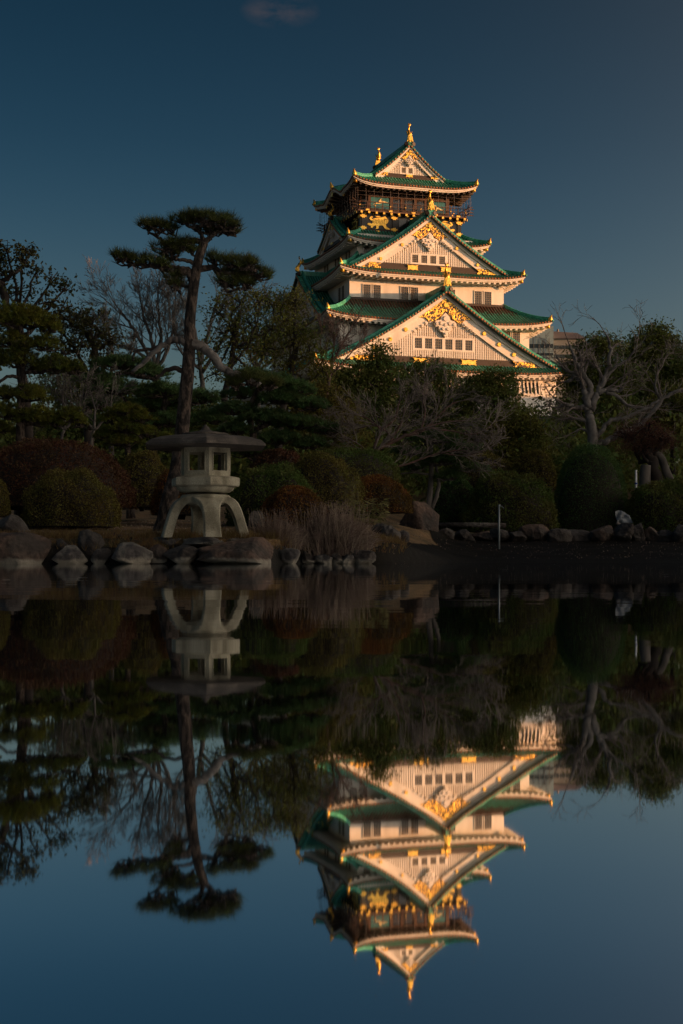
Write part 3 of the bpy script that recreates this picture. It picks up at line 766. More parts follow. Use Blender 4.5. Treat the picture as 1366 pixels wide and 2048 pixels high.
# ------------------------------------------------------------------ ground, water, far shore
def shore_y(X):
    """distance of the water's edge"""
    return 25.35 + 1.0 * sstep(-1.35, -0.6, X) + 0.35 * sstep(-0.6, .2, X) + 7.5 * sstep(0.4, 3.6, X) + 0.25 * np.sin(X * 1.3) * sstep(-3, -8, X)
def ground_z(X, Y):
    X = np.asarray(X, float); Y = np.asarray(Y, float)
    d = Y - shore_y(X)
    rt = sstep(0.4, 2.8, X)
    zl = -0.9 + 0.9 * sstep(-1.6, 0.1, d) + 0.42 * sstep(0.0, 0.55, d) + 0.058 * np.clip(d - 0.5, 0, 30)
    zr = -0.9 + 0.9 * sstep(-3.5, 0.0, d) + 0.085 * np.clip(d, 0, 7) + 0.20 * sstep(7, 7.8, d) + 0.045 * np.clip(d - 7.8, 0, 30)
    z = lerp(zl, zr, rt)
    z = z + 2.0 * sstep(50, 75, Y) + 3.0 * sstep(75, 120, Y) + 2.0 * sstep(120, 170, Y)
    z = z + 14.5 * sstep(50, 64, X) * sstep(-150, -110, Y) * (1 - sstep(205, 240, Y)) * (1 - sstep(110, 140, X))  # unseen bank added on the right, keeps the low sun off the garden
    P = np.stack([X, Y], -1)
    z = z + 0.05 * vnoise(P, 3, 4, 1.2) * sstep(0.3, 2, d) + 0.8 * vnoise(P, 5, 3, .05) * sstep(50, 60, Y) + 1.2 * vnoise(P, 8, 3, .08) * sstep(50, 64, X)
    return z
def axis(parts): return np.unique(np.concatenate([np.arange(a, b, s) for a, b, s in parts]))
gx = axis([(-1500, -100, 100), (-100, -12, 4), (-12, 14, .12), (14, 50, 1.5), (50, 66, 1), (66, 150, 6), (150, 1501, 100)])
gy = axis([(-600, -150, 75), (-150, 20, 10), (20, 24, 1), (24, 36, .12), (36, 52, .25), (52, 130, 2.5), (130, 260, 6), (260, 2001, 120)])
GX, GY = np.meshgrid(gx, gy, indexing='ij')
GZ = ground_z(GX, GY)
gm = MB(); gm.grid(np.stack([GX, GY, GZ], -1))
def waterline(m, zlim=0.10):
    n, l = m.node_tree.nodes, m.node_tree.links; b = n['Principled BSDF']; prev = b.inputs['Base Color'].links[0].from_socket
    ge = n.new('ShaderNodeNewGeometry'); sp = n.new('ShaderNodeSeparateXYZ'); l.new(ge.outputs['Position'], sp.inputs[0])
    t = n.new('ShaderNodeTexNoise'); t.inputs['Scale'].default_value = 5; l.new(ge.outputs['Position'], t.inputs['Vector'])
    ad = n.new('ShaderNodeMath'); ad.operation = 'MULTIPLY_ADD'; ad.inputs[1].default_value = -0.16; l.new(t.outputs['Fac'], ad.inputs[0]); l.new(sp.outputs['Z'], ad.inputs[2])
    r = n.new('ShaderNodeMapRange'); r.inputs['From Min'].default_value = zlim - .05; r.inputs['From Max'].default_value = zlim - 0.10
    l.new(ad.outputs[0], r.inputs['Value'])
    mx = n.new('ShaderNodeMix'); mx.data_type = 'RGBA'; mx.inputs['B'].default_value = (0.24, 0.22, 0.18, 1)
    l.new(prev, mx.inputs['A']); l.new(r.outputs[0], mx.inputs['Factor']); l.new(mx.outputs['Result'], b.inputs['Base Color'])
M['soil'] = node_mat('dry_lawn_and_soil', (0.19, 0.115, 0.05), 0.95, col2=(0.07, 0.055, 0.025), scale=1.3, lo=0.4, hi=0.62, bump=.03, bscale=25, fine=(18, .45))
M['dark_water'] = node_mat('dark_water_stand_in', (0.010, 0.0095, 0.008), 0.6, spec=0.04, col2=(0.016, 0.014, 0.011), scale=2, bump=.02, bscale=8)  # tone of black pond water, for the added slope
waterline(M['soil'], 0.32)
_n = [x for x in M['soil'].node_tree.nodes if x.type == 'MIX'][-1]; _n.inputs['B'].default_value = (0.012, 0.011, 0.009, 1)   # wet margin
g = gm.build('ground', M['soil'], smooth=True, kind='structure')
# added near-black slope standing in for dark water before the far bank
mx_ = np.arange(0.42, 40, .12); my = np.arange(25.6, 42.6, .2)
MX, MY = np.meshgrid(mx_, my, indexing='ij')
mz = ground_z(MX, MY) + 0.02; idx = np.arange(MX.size).reshape(MX.shape)
q = np.stack([idx[:-1, :-1], idx[1:, :-1], idx[1:, 1:], idx[:-1, 1:]], -1).reshape(-1, 4)
ok = (mz.ravel()[q].max(1) < 0.46) | (MX.ravel()[q].min(1) > 2.3)
mm = MB(); mm.add(np.stack([MX, MY, mz], -1).reshape(-1, 3), q[ok]); mm.build('dark_water_slope', M['dark_water'], smooth=True, kind='structure')

wm = bpy.data.materials.new('still_pond_water'); wm.use_nodes = True
n, l = wm.node_tree.nodes, wm.node_tree.links; n.clear()
o_ = n.new('ShaderNodeOutputMaterial'); gl = n.new('ShaderNodeBsdfGlossy'); di = n.new('ShaderNodeBsdfDiffuse'); mxs = n.new('ShaderNodeMixShader')
gl.inputs['Color'].default_value = (0.97, 0.98, 1.0, 1); gl.inputs['Roughness'].default_value = 0.022
di.inputs['Color'].default_value = (0.006, 0.010, 0.010, 1); mxs.inputs[0].default_value = 0.93
tc = n.new('ShaderNodeTexCoord'); mp = n.new('ShaderNodeMapping'); mp.inputs['Scale'].default_value = (0.9, 2.2, 1)
nz = n.new('ShaderNodeTexNoise'); nz.inputs['Scale'].default_value = 1.1; nz.inputs['Detail'].default_value = 3
bp = n.new('ShaderNodeBump'); bp.inputs['Strength'].default_value = 1; bp.inputs['Distance'].default_value = 0.0006
l.new(tc.outputs['Object'], mp.inputs[0]); l.new(mp.outputs[0], nz.inputs['Vector']); l.new(nz.outputs['Fac'], bp.inputs['Height'])
l.new(bp.outputs[0], gl.inputs['Normal']); l.new(di.outputs[0], mxs.inputs[1]); l.new(gl.outputs[0], mxs.inputs[2]); l.new(mxs.outputs[0], o_.inputs['Surface'])
wa = MB(); wa.grid(np.array([[[-100, -140, 0], [52, -140, 0]], [[-100, 45, 0], [52, 45, 0]]])); wa.build('pond_water', wm, kind='structure')

# ------------------------------------------------------------------ rocks
M['rock'] = node_mat('mossy_grey_rock', (0.085, 0.078, 0.072), 0.85, col2=(0.035, 0.028, 0.025), scale=1.6, lo=0.38, hi=0.62, bump=.09, bscale=7, fine=(14, .4))
waterline(M['rock'], 0.075)        # mineral stain left by the pond
M['rock_pale'] = node_mat('pale_grey_rock', (0.20, 0.19, 0.165), 0.85, col2=(0.06, 0.055, 0.055), scale=1.8, lo=0.42, hi=0.6, bump=.09, bscale=7, fine=(14, .35)); waterline(M['rock_pale'], .075)
M['rock_brown'] = node_mat('brown_rock', (0.12, 0.075, 0.055), 0.85, col2=(0.04, 0.032, 0.028), scale=1.5, lo=0.38, hi=0.6, bump=.09, bscale=7, fine=(14, .4)); waterline(M['rock_brown'], .075)
def rock_mesh(rx, ry, rz, seed, sq=2.6, n=26, rough=.22):
    th = np.linspace(0, np.pi, n); ph = np.linspace(0, 2 * np.pi, 2 * n, endpoint=False)
    TH_, PH = np.meshgrid(th, ph, indexing='ij')
    D = np.stack([np.sin(TH_) * np.cos(PH), np.sin(TH_) * np.sin(PH), np.cos(TH_)], -1)
    k = (np.abs(D) ** sq).sum(-1) ** (-1 / sq)
    f = 1 + rough * vnoise(D, seed, 4, 1.7) + rough * .35 * vnoise(D, seed + 9, 2, 5)
    # a few flat cleavage faces
    r = np.random.RandomState(seed); P = D * (k * f)[..., None]
    for _ in range(16):
        nn = r.randn(3); nn /= np.linalg.norm(nn); lim = r.uniform(.62, .98)
        ex = np.clip((P @ nn) - lim, 0, None); P = P - ex[..., None] * nn * .96
    P = P * (1 + .022 * vnoise(P, seed + 5, 3, 7) + .03 * np.abs(vnoise(P, seed + 6, 2, 3)))[..., None]
    P = P * [rx, ry, rz]
    m = MB(); m.grid(P, close=True); return m
ROCKS = []
def rock(x0, x1, yt, yb, Y, label, depth=None, mat='rock', seed=None, sink=.25, sq=2.6, name='rock', group=None):
    a = px(x0, yt, Y); b = px(x1, yb, Y); w = abs(b[0] - a[0]) / 2; h = (a[2] - b[2])
    d = depth or min(w * .9, .6)
    hh = h * (1 + sink) / 2
    seed = seed or int(abs(x0 * 7 + yt)) % 9973
    m = rock_mesh(w, d, hh, seed, sq)
    o = m.build(name, M[mat], smooth=True); o.location = ((a[0] + b[0]) / 2, Y + d * .2, a[2] - hh)
    tag(o, label, 'rock', group)
    ROCKS.append(o); return o
rock(-45, 103, 1069, 1126, 25.45, 'large flat dark boulder at the water edge below the round azalea, leftmost of the shore', mat='rock_brown', sq=3.5, depth=.6)
rock(100, 179, 1091, 1126, 25.3, 'low wedge-shaped boulder with a pale foot right of the large flat boulder', mat='rock_pale')
rock(100, 152, 1079, 1112, 25.75, 'dark stone tucked behind the low wedge-shaped boulder')
rock(150, 208, 1064, 1116, 25.75, 'dark tall stone between the wedge-shaped boulder and the whitish boulder', sq=3.2)
rock(181, 220, 1097, 1126, 25.35, 'small dark stone at the water left of the whitish boulder')
rock(213, 304, 1085, 1126, 25.2, 'rounded boulder with a whitish crown at the waterline left of the lantern', mat='rock_pale')
rock(205, 256, 1063, 1102, 26.2, 'squat brown stone on the bank left of the lantern, behind the whitish boulder', mat='rock_brown')
rock(244, 281, 1064, 1094, 26.3, 'small upright grey stone on the bank just left of the lantern feet')
rock(128, 160, 1060, 1080, 26.8, 'small dark stone lying in the dry grass behind the shore stones')
rock(292, 338, 1086, 1126, 25.5, 'brown shore stone under the left foot of the lantern', mat='rock_brown')
rock(325, 403, 1088, 1126, 25.3, 'broad dark shore stone below the lantern, left of the biggest slab', sq=3.4)
rock(396, 556, 1074, 1127, 25.3, 'biggest dark slab with a pale waterline stain, under the right foot of the lantern', sq=4.2, depth=.62, mat='rock_brown')
rock(547, 602, 1097, 1124, 25.9, 'flat stone with a pale edge right of the biggest slab', sq=3.4, mat='rock_pale')
rock(545, 592, 1034, 1092, 27.9, 'upright dark rock standing behind the left tuft of dry reeds')
rock(492, 532, 1022, 1075, 28.1, 'rounded dark rock just right of the lantern, behind the reeds')
rock(596, 640, 1062, 1112, 27.1, 'grey stone between the two tufts of dry reeds')
k_ = ['left end', 'second from left', 'middle', 'second from right', 'right end']
for i, (a, b, t) in enumerate(((602, 634, 1104), (632, 662, 1108), (660, 688, 1106), (684, 716, 1107), (704, 748, 1094))):
    rock(a - 4, b + 4, t, 1128, 26.55 - .05 * (i % 3), 'small flat stone in the line under the big reed tuft, at its ' + k_[i], mat='rock_pale' if i % 2 else 'rock', sq=6, depth=.34)
rock(742, 806, 1079, 1100, 29.2, 'flat wet stone lying by the dark water right of the reeds', mat='rock_pale', sq=3.2)
rock(722, 765, 1060, 1094, 30.2, 'brown boulder right of the big reed tuft', mat='rock_brown')
rock(757, 803, 1052, 1094, 30.0, 'pointed grey boulder left of the standing stone', mat='rock', sq=2.0)
rock(743, 778, 1046, 1066, 31.5, 'small dark boulder behind the pointed grey boulder')
rock(792, 818, 1058, 1084, 31.0, 'narrow stone between the pointed boulder and the standing stone')
rock(800, 890, 1000, 1084, 40.2, 'tall rounded standing stone at the edge of the pond', sq=3.0, depth=.6, seed=12, mat='rock_brown', name='standing_stone')
rock(868, 906, 1052, 1080, 40.6, 'squat stone leaning against the right side of the standing stone')
rr_ = np.random.RandomState(4); xx = 903; i = 0
words = ['just left of the steel post', 'behind the steel post', 'just right of the steel post', 'below the left end of the loose dark shrub', 'below the loose dark shrub', 'between the loose shrub and the round bush', 'left below the round bush', 'below the middle of the round bush', 'below the right of the round bush', 'left of the fallen log', 'below the fallen log', 'right of the fallen log', 'below the right shrub', 'near the right edge', 'at the right edge']
spots_ = [(903, 948), (945, 990), (986, 1020), (1022, 1052), (1046, 1104), (1100, 1140), (1132, 1186), (1184, 1232), (1228, 1262), (1258, 1290), (1286, 1318), (1314, 1352), (1348, 1385)]
lab_ = ['two stones left of the steel post', 'right behind the steel post', 'immediately right of the steel post', 'second right of the steel post', 'below the loose shrub beside the round bush', 'at the foot of the gap left of the round bush', 'under the left half of the round bush', 'under the right half of the round bush', 'under the white sheet', 'left of the fallen log', 'right of the fallen log', 'below the right-hand shrub', 'at the right edge']
for (a, b), w_ in zip(spots_, lab_):
    rock(a - 5, b + 5, 1050 + rr_.uniform(-6, 10), 1084, 41.1 + rr_.uniform(-.2, .3), 'low dark far-bank stone, ' + w_, mat=['rock', 'rock_brown', 'rock'][i % 3], sq=3.2, depth=.45); i += 1
rock(246, 276, 988, 1006, 37, 'pale stone lying on the slope between the hedge and the lantern', mat='rock_pale')
rock(-20, 66, 1030, 1078, 28.3, 'sloping grey rock half buried in the bank at the left edge', mat='rock')
# low kerb of round stone logs beside the standing stone
kb = MB(); A = px(876, 1050, 41.6); B = px(1012, 1051, 41.6); kb.tube([A, (A + B) / 2 + [0, 0, .01], B], .075, 8)
tag(kb.build('stone_kerb', M['rock'], smooth=True), 'long low stone kerb right of the standing stone', 'kerb')

# ------------------------------------------------------------------ stone lantern
M['granite'] = node_mat('weathered_granite', (0.38, 0.355, 0.27), 0.9, col2=(0.17, 0.155, 0.11), scale=3.2, detail=8.0, lo=0.42, hi=0.66, stretch=(1.3, 1.3, .7), bump=.008, bscale=60, fine=(60, .25))
M['granite_dark'] = node_mat('lichen_dark_granite', (0.060, 0.052, 0.046), 0.9, col2=(0.15, 0.13, 0.11), scale=4, lo=0.5, hi=0.75, bump=.01, bscale=40, fine=(50, .3))
LY = 26.0; LS = LY / FPX
lx = (411 - 683) * LS; lz = lambda y: EYE + (HZ - y) * LS
lan = empty('stone_lantern', 'broad-roofed stone garden lantern on four curved legs at the pond edge', 'lantern', (lx, LY, lz(1075)))
base = lz(1075); Lz = lambda y: lz(y) - base
def hexring(R, z, rot=13.0, n=6):
    a = np.radians(-90 + rot + np.arange(n) * 360 / n); return np.stack([R * np.cos(a), R * np.sin(a), np.full(n, z)], -1)
def hexstack(name, rows, mat, rot=13.0, n=6, smooth=False, round_=False):
    m = MB(); G = np.array([hexring(R, z, rot, n) for R, z in rows]); m.grid(G, close=True)
    m.poly.append(list(range(n))[::-1]); m.poly.append([(len(rows) - 1) * n + i for i in range(n)])
    return m.build(name, M[mat], lan, smooth=smooth)
# legs
for k in range(4):
    a = math.radians(-90 + 15 + 90 * k); er = np.array([math.cos(a), math.sin(a), 0]); et = np.array([-er[1], er[0], 0])
    m = MB(); rows = []
    pr = catmull([(0.10, .71), (0.33, .70), (0.47, .66), (0.565, .57), (0.64, .41), (0.70, .22), (0.765, .0)], 4)
    inner = catmull([(0.10, .60), (0.22, .60), (0.34, .58), (0.43, .49), (0.50, .35), (0.55, .18), (0.605, .0)], 4)
    hw = catmull([(0.28, 0), (0.30, 0), (0.245, 0), (0.175, 0), (0.145, 0), (0.14, 0), (0.152, 0)], 4)[:, 0]
    for (r0, z0), (r1, z1), h in zip(pr, inner, hw):
        c = .02
        ring = [er * r0 + et * (h - c) + [0, 0, z0], er * (r0 - c) + et * h + [0, 0, z0 - .004], er * r1 + et * h * .92 + [0, 0, z1], er * r1 - et * h * .92 + [0, 0, z1], er * (r0 - c) - et * h + [0, 0, z0 - .004], er * r0 - et * (h - c) + [0, 0, z0]]
        rows.append(ring)
    m.grid(np.array(rows), close=True); m.poly.append([(len(rows) - 1) * 6 + i for i in range(6)])
    m.build('leg', M['granite'], lan, smooth=False)
hexstack('leg_ring', [(.30, .56), (.37, .61), (.43, .66), (.44, .70), (.40, .735), (.30, .745)], 'granite', 0, 24, True)
hexstack('bowl', [(.30, Lz(986)), (.42, Lz(985)), (.475, Lz(981)), (.50, Lz(976)), (.505, Lz(973.2))], 'granite', 13, 18, True)
hexstack('platform', [(.62, Lz(973.5)), (.635, Lz(971)), (.635, Lz(958.5)), (.62, Lz(956.5)), (.50, Lz(953.5))], 'granite')
# fire box: six posts, open windows with frames
hb0, hb1 = Lz(954), Lz(897)
H1 = hexring(.46, 0); bx = MB()
box_o = None
for k in range(6):
    A = H1[k]; B = H1[(k + 1) % 6]
    d = (B - A) / np.linalg.norm(B - A); nrm = np.array([d[1], -d[0], 0]); L = np.linalg.norm(B - A)
    fr = lambda s, z, q: A + d * s + nrm * q + [0, 0, z]
    def blk(mb, s0, s1, z0, z1, q0, q1):
        mb.add([fr(s, z, q) for q in (q0, q1) for s, z in ((s0, z0), (s1, z0), (s1, z1), (s0, z1))], [[0, 1, 2, 3], [7, 6, 5, 4], [0, 4, 5, 1], [1, 5, 6, 2], [2, 6, 7, 3], [3, 7, 4, 0]])
    m = MB(); w0, w1, za_, zb_ = .08, L - .08, hb0 + .095, hb1 - .085
    blk(m, 0.0, w0, hb0, hb1, -.05, 0); blk(m, w1, L, hb0, hb1, -.05, 0)
    if k == 4: blk(m, w0, w1, hb0, hb1, -.05, -.01)
    else:
        blk(m, w0, w1, hb0, za_, -.05, 0); blk(m, w0, w1, zb_, hb1, -.05, 0)
    o = m.build('window_wall', M['granite'], lan)
    if k != 4:
        f = MB(); t = .016
        blk(f, w0 - t, w1 + t, za_ - t, za_, 0.002, .016); blk(f, w0 - t, w1 + t, zb_, zb_ + t, 0.002, .016); blk(f, w0 - t, w0, za_, zb_, 0.002, .016); blk(f, w1, w1 + t, za_, zb_, 0.002, .016)
        f.build('window_frame', M['granite'], o)
hexstack('roof', [(.42, Lz(897.5)), (1.07, Lz(896.5)), (1.172, Lz(895.5)), (1.165, Lz(891.5)), (1.08, Lz(884)), (.87, Lz(877)), (.62, Lz(873)), (.38, Lz(870.5))], 'granite_dark', 6)
hexstack('finial_base', [(.40, Lz(870.5)), (.40, Lz(867.5)), (.26, Lz(865)), (.2, Lz(863.5))], 'granite_dark', 7, 16, True)
hexstack('finial', [(.20, Lz(864)), (.12, Lz(862)), (.08, Lz(859.5)), (.062, Lz(856)), (.05, Lz(853.5)), (.02, Lz(850.5)), (.004, Lz(849))], 'granite_dark', 0, 12, True)
# flagstones the lantern stands on
for (a, b, t, Yy, w_) in ((296, 372, 1072.5, 25.95, 'under the left and back legs'), (366, 452, 1073.5, 25.75, 'under the front leg'), (448, 520, 1073.0, 26.0, 'under the right leg')):
    rock(a, b, t, 1096, Yy, 'flat grey paving slab of the lantern, ' + w_, mat='rock_pale', sq=6, depth=.45, name='base_slab', sink=.1)
rock(345, 420, 1073.5, 1096, 26.6, 'flat grey paving slab of the lantern, behind the other slabs', mat='rock_pale', sq=6, depth=.4, name='base_slab', sink=.1)

# ------------------------------------------------------------------ plants: generators
def frames(rng, N, up=0.0):
    d = rng.randn(N, 3); d[:, 2] += up; d /= np.linalg.norm(d, axis=1)[:, None]
    a = rng.randn(N, 3); a -= (a * d).sum(1)[:, None] * d; a /= np.linalg.norm(a, axis=1)[:, None]
    return d, a
def leaf_cloud(P, size, rng, asp=0.5, up=0.0, mb=None):
    """small pointed quads at the points P"""
    N = len(P); d, a = frames(rng, N, up); s = size * rng.uniform(.6, 1.3, (N, 1))
    v = np.stack([P - d * s * .5, P + a * s * asp * .5, P + d * s * .5, P - a * s * asp * .5], 1)
    mb = mb or MB(); i0 = np.arange(N)[:, None] * 4
    mb.add(v.reshape(-1, 3), i0 + np.arange(4)[None]); mb.rn = getattr(mb, 'rn', []); mb.rn.append(np.repeat(rng.rand(N), 4)); return mb
def needle_tufts(P, L, rng, n=18, width=.012, mb=None, up=.55):
    """bundles of thin pine needles fanning out of each point"""
    N = len(P); d = rng.randn(N * n, 3); d[:, 2] = np.abs(d[:, 2]) * .8 + up; d /= np.linalg.norm(d, axis=1)[:, None]
    Q = np.repeat(P, n, 0); a = np.cross(d, rng.randn(N * n, 3)); a /= np.linalg.norm(a, axis=1)[:, None]
    s = L * rng.uniform(.7, 1.15, (N * n, 1))
    v = np.stack([Q - a * width * .5, Q + a * width * .5, Q + d * s], 1); mb = mb or MB()
    mb.add(v.reshape(-1, 3), t=np.arange(N * n * 3).reshape(-1, 3)); mb.rn = getattr(mb, 'rn', []); mb.rn.append(np.repeat(rng.rand(N), n * 3)); return mb
def fin_leaves(mb, name, mat, parent): return mb.build(name, mat, parent, rnd=np.concatenate(mb.rn))
def taper(n, r0, r1, p=1.0): return r0 + (r1 - r0) * np.linspace(0, 1, n) ** p
def limb(mb, pts, r0, r1, rng=None, wob=0.0, k=7, n=5):
    P = catmull(pts, n)
    if rng is not None and wob: P[1:-1] += rng.randn(len(P) - 2, 3) * wob
    mb.tube(P, taper(len(P), r0, r1), k); return P
def grow(mb, rng, p, d, L, r, lev, par, tips=None):
    """recursive twigs: wandering, splitting, thinning"""
    n = max(3, int(L / par['seg'])); pts = [np.array(p)]; d = np.array(d, float); d /= np.linalg.norm(d)
    for i in range(n):
        d = d + rng.randn(3) * par['wob'] + np.array([0, 0, par['up']]) * (1 if lev < 3 else .5); d /= np.linalg.norm(d)
        pts.append(pts[-1] + d * L / n)
    P = np.array(pts); rr = taper(len(P), r, max(r * .35, par['rmin']))
    mb.tube(P, rr, 5 if lev < 2 else 3, cap=False)
    if tips is not None and lev >= par['lev'] - 2: tips.extend(P[1:])
    if lev >= par['lev']: return
    m = rng.randint(par['kids'][0], par['kids'][1] + 1)
    for j in range(m):
        t = lerp(.25, 1.0, (j + rng.rand() * .6) / m); q = P[min(len(P) - 1, int(t * (len(P) - 1) + .5))]
        ax = rng.randn(3); ax -= ax @ d * d; ax /= np.linalg.norm(ax)
        ang = rng.uniform(*par['ang']); dd = d * math.cos(ang) + ax * math.sin(ang); dd[1] *= par.get('flat', .8)
        grow(mb, rng, q, dd, L * rng.uniform(*par['shrink']), max(par['rmin'], rr[min(len(rr) - 1, int(t * (len(rr) - 1)))] * .62), lev + 1, par, tips)
TPX = lambda L, Y0: np.array([px(a[0], a[1], Y0 + (a[2] if len(a) > 2 else 0)) for a in L])

M['bark_pine'] = node_mat('scaly_pine_bark', (0.085, 0.062, 0.05), 0.95, col2=(0.018, 0.013, 0.011), scale=11, detail=2.0, lo=.44, hi=.54, bump=.12, bscale=11, stretch=(1, 1, .45), fine=(35, .4))
M['bark_grey'] = node_mat('grey_bark', (0.14, 0.125, 0.115), 0.9, col2=(0.05, 0.045, 0.04), scale=4, lo=.4, hi=.65, stretch=(1, 1, .4), bump=.02)
M['bark_pale'] = node_mat('pale_grey_bark', (0.20, 0.185, 0.175), 0.85, col2=(0.08, 0.07, 0.065), scale=3, lo=.4, hi=.65, bump=.03, bscale=10)
M['bark_red'] = node_mat('reddish_smooth_bark', (0.17, 0.095, 0.075), 0.8, col2=(0.09, 0.06, 0.05), scale=3, bump=.01)
M['bark_dark'] = node_mat('dark_bark', (0.04, 0.03, 0.026), 0.95, col2=(0.02, 0.016, 0.014), scale=3)
M['twig_pale'] = node_mat('weathered_twigs', (0.24, 0.205, 0.185), 0.9, col2=(0.15, 0.12, 0.11), scale=3)
M['needle'] = leaf_mat('pine_needles', (0.075, 0.092, 0.026), (0.110, 0.120, 0.034), 1.2, .45)
M['needle_y'] = leaf_mat('yellow_green_needles', (0.165, 0.165, 0.022), (0.095, 0.115, 0.022), 1.5, .4)
M['needle_d'] = leaf_mat('dark_pine_needles', (0.101, 0.168, 0.055), (0.062, 0.106, 0.039), 1.2, .4)
M['leaf_d'] = leaf_mat('dark_evergreen_leaves', (0.092, 0.132, 0.035), (0.160, 0.169, 0.041), .8, .5)
M['leaf_o'] = leaf_mat('olive_brown_leaves', (0.168, 0.146, 0.036), (0.170, 0.139, 0.036), .7, .5)
M['leaf_y'] = leaf_mat('yellowing_leaves', (0.160, 0.144, 0.029), (0.088, 0.104, 0.022), .9, .5)
M['leaf_t'] = leaf_mat('tiny_dark_leaves', (0.069, 0.062, 0.023), (0.046, 0.054, 0.018), .8, .5)
M['azalea_red'] = leaf_mat('dark_red_azalea_leaves', (0.125, 0.052, 0.030), (0.085, 0.048, 0.026), 2.5, .5)
M['azalea'] = leaf_mat('olive_azalea_leaves', (0.148, 0.134, 0.036), (0.170, 0.134, 0.036), 2.0, .5)
M['azalea_rust'] = leaf_mat('rust_azalea_leaves', (0.224, 0.093, 0.026), (0.120, 0.072, 0.022), 1.6, .5)
M['azalea_green'] = leaf_mat('green_azalea_leaves', (0.091, 0.140, 0.032), (0.134, 0.134, 0.036), 1.4, .45)
M['box_green'] = leaf_mat('clipped_green_leaves', (0.063, 0.126, 0.043), (0.094, 0.157, 0.043), 3, .45)
M['red_twigs'] = leaf_mat('red_brown_twigs', (0.136, 0.056, 0.045), (0.096, 0.045, 0.032), 2, .4)
M['straw'] = leaf_mat('dry_straw', (0.36, 0.28, 0.23), (0.22, 0.16, 0.13), 1, .4)
M['bamboo'] = leaf_mat('pale_bamboo_grass', (0.24, 0.21, 0.09), (0.13, 0.13, 0.045), 3, .4)

def mound(x0, x1, yt, yb, Y, label, mat, leaf=.05, n=14000, depth=None, lump=.15, name='shrub', cat='shrub', seed=1, sq=2.2, tw=True, group=None, flat=False):
    """clipped or loose shrub: branch frame, dark inner twigs and a skin of small leaves with depth"""
    rng = np.random.RandomState(seed + int(abs(x0))); a = px(x0, yt, Y); b = px(x1, yb, Y); w = (b[0] - a[0]) / 2; h = a[2] - b[2]; d = depth or w * .8
    t = empty(name, label, cat, ((a[0] + b[0]) / 2, Y, b[2]), group=group)
    u = rng.rand(n); ph = rng.rand(n) * 2 * np.pi; ct = 1 - u * 1.05; st = np.sqrt(np.clip(1 - ct ** 2, 0, 1))
    D = np.stack([st * np.cos(ph), st * np.sin(ph), ct], -1)
    k = (np.abs(D) ** sq).sum(-1) ** (-1 / sq)
    f = k * (1 + lump * vnoise(D * [w, d, h], seed, 4, 2.2 / max(.6, min(w, h)) * 1.3) + lump * .5 * vnoise(D * [w, d, h], seed + 3, 3, 4))
    rad = 1.02 - np.abs(rng.randn(n)) * .07 + (rng.rand(n) < .06) * rng.rand(n) * .07
    P = D * (f * rad)[:, None] * [w, d, h * .97]; P[:, 2] = P[:, 2]
    fin_leaves(leaf_cloud(P, leaf, rng, .6), 'foliage', mat, t)
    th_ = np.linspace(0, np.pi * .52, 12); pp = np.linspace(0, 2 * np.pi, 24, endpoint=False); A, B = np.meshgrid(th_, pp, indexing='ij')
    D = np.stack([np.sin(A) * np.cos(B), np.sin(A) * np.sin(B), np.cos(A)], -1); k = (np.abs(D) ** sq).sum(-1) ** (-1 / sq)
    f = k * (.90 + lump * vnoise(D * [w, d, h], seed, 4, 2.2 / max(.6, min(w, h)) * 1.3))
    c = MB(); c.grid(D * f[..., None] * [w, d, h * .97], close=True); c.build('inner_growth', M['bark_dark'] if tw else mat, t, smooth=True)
    s = MB()
    for i in range(5):
        e = np.array([rng.uniform(-.5, .5) * w, rng.uniform(-.5, .5) * d, h * .5]); s.tube([[e[0] * .2, e[1] * .2, -.15], e * .6, e], [.04, .03, .02], 5)
    s.build('stem', M['bark_dark'], t)
    return t

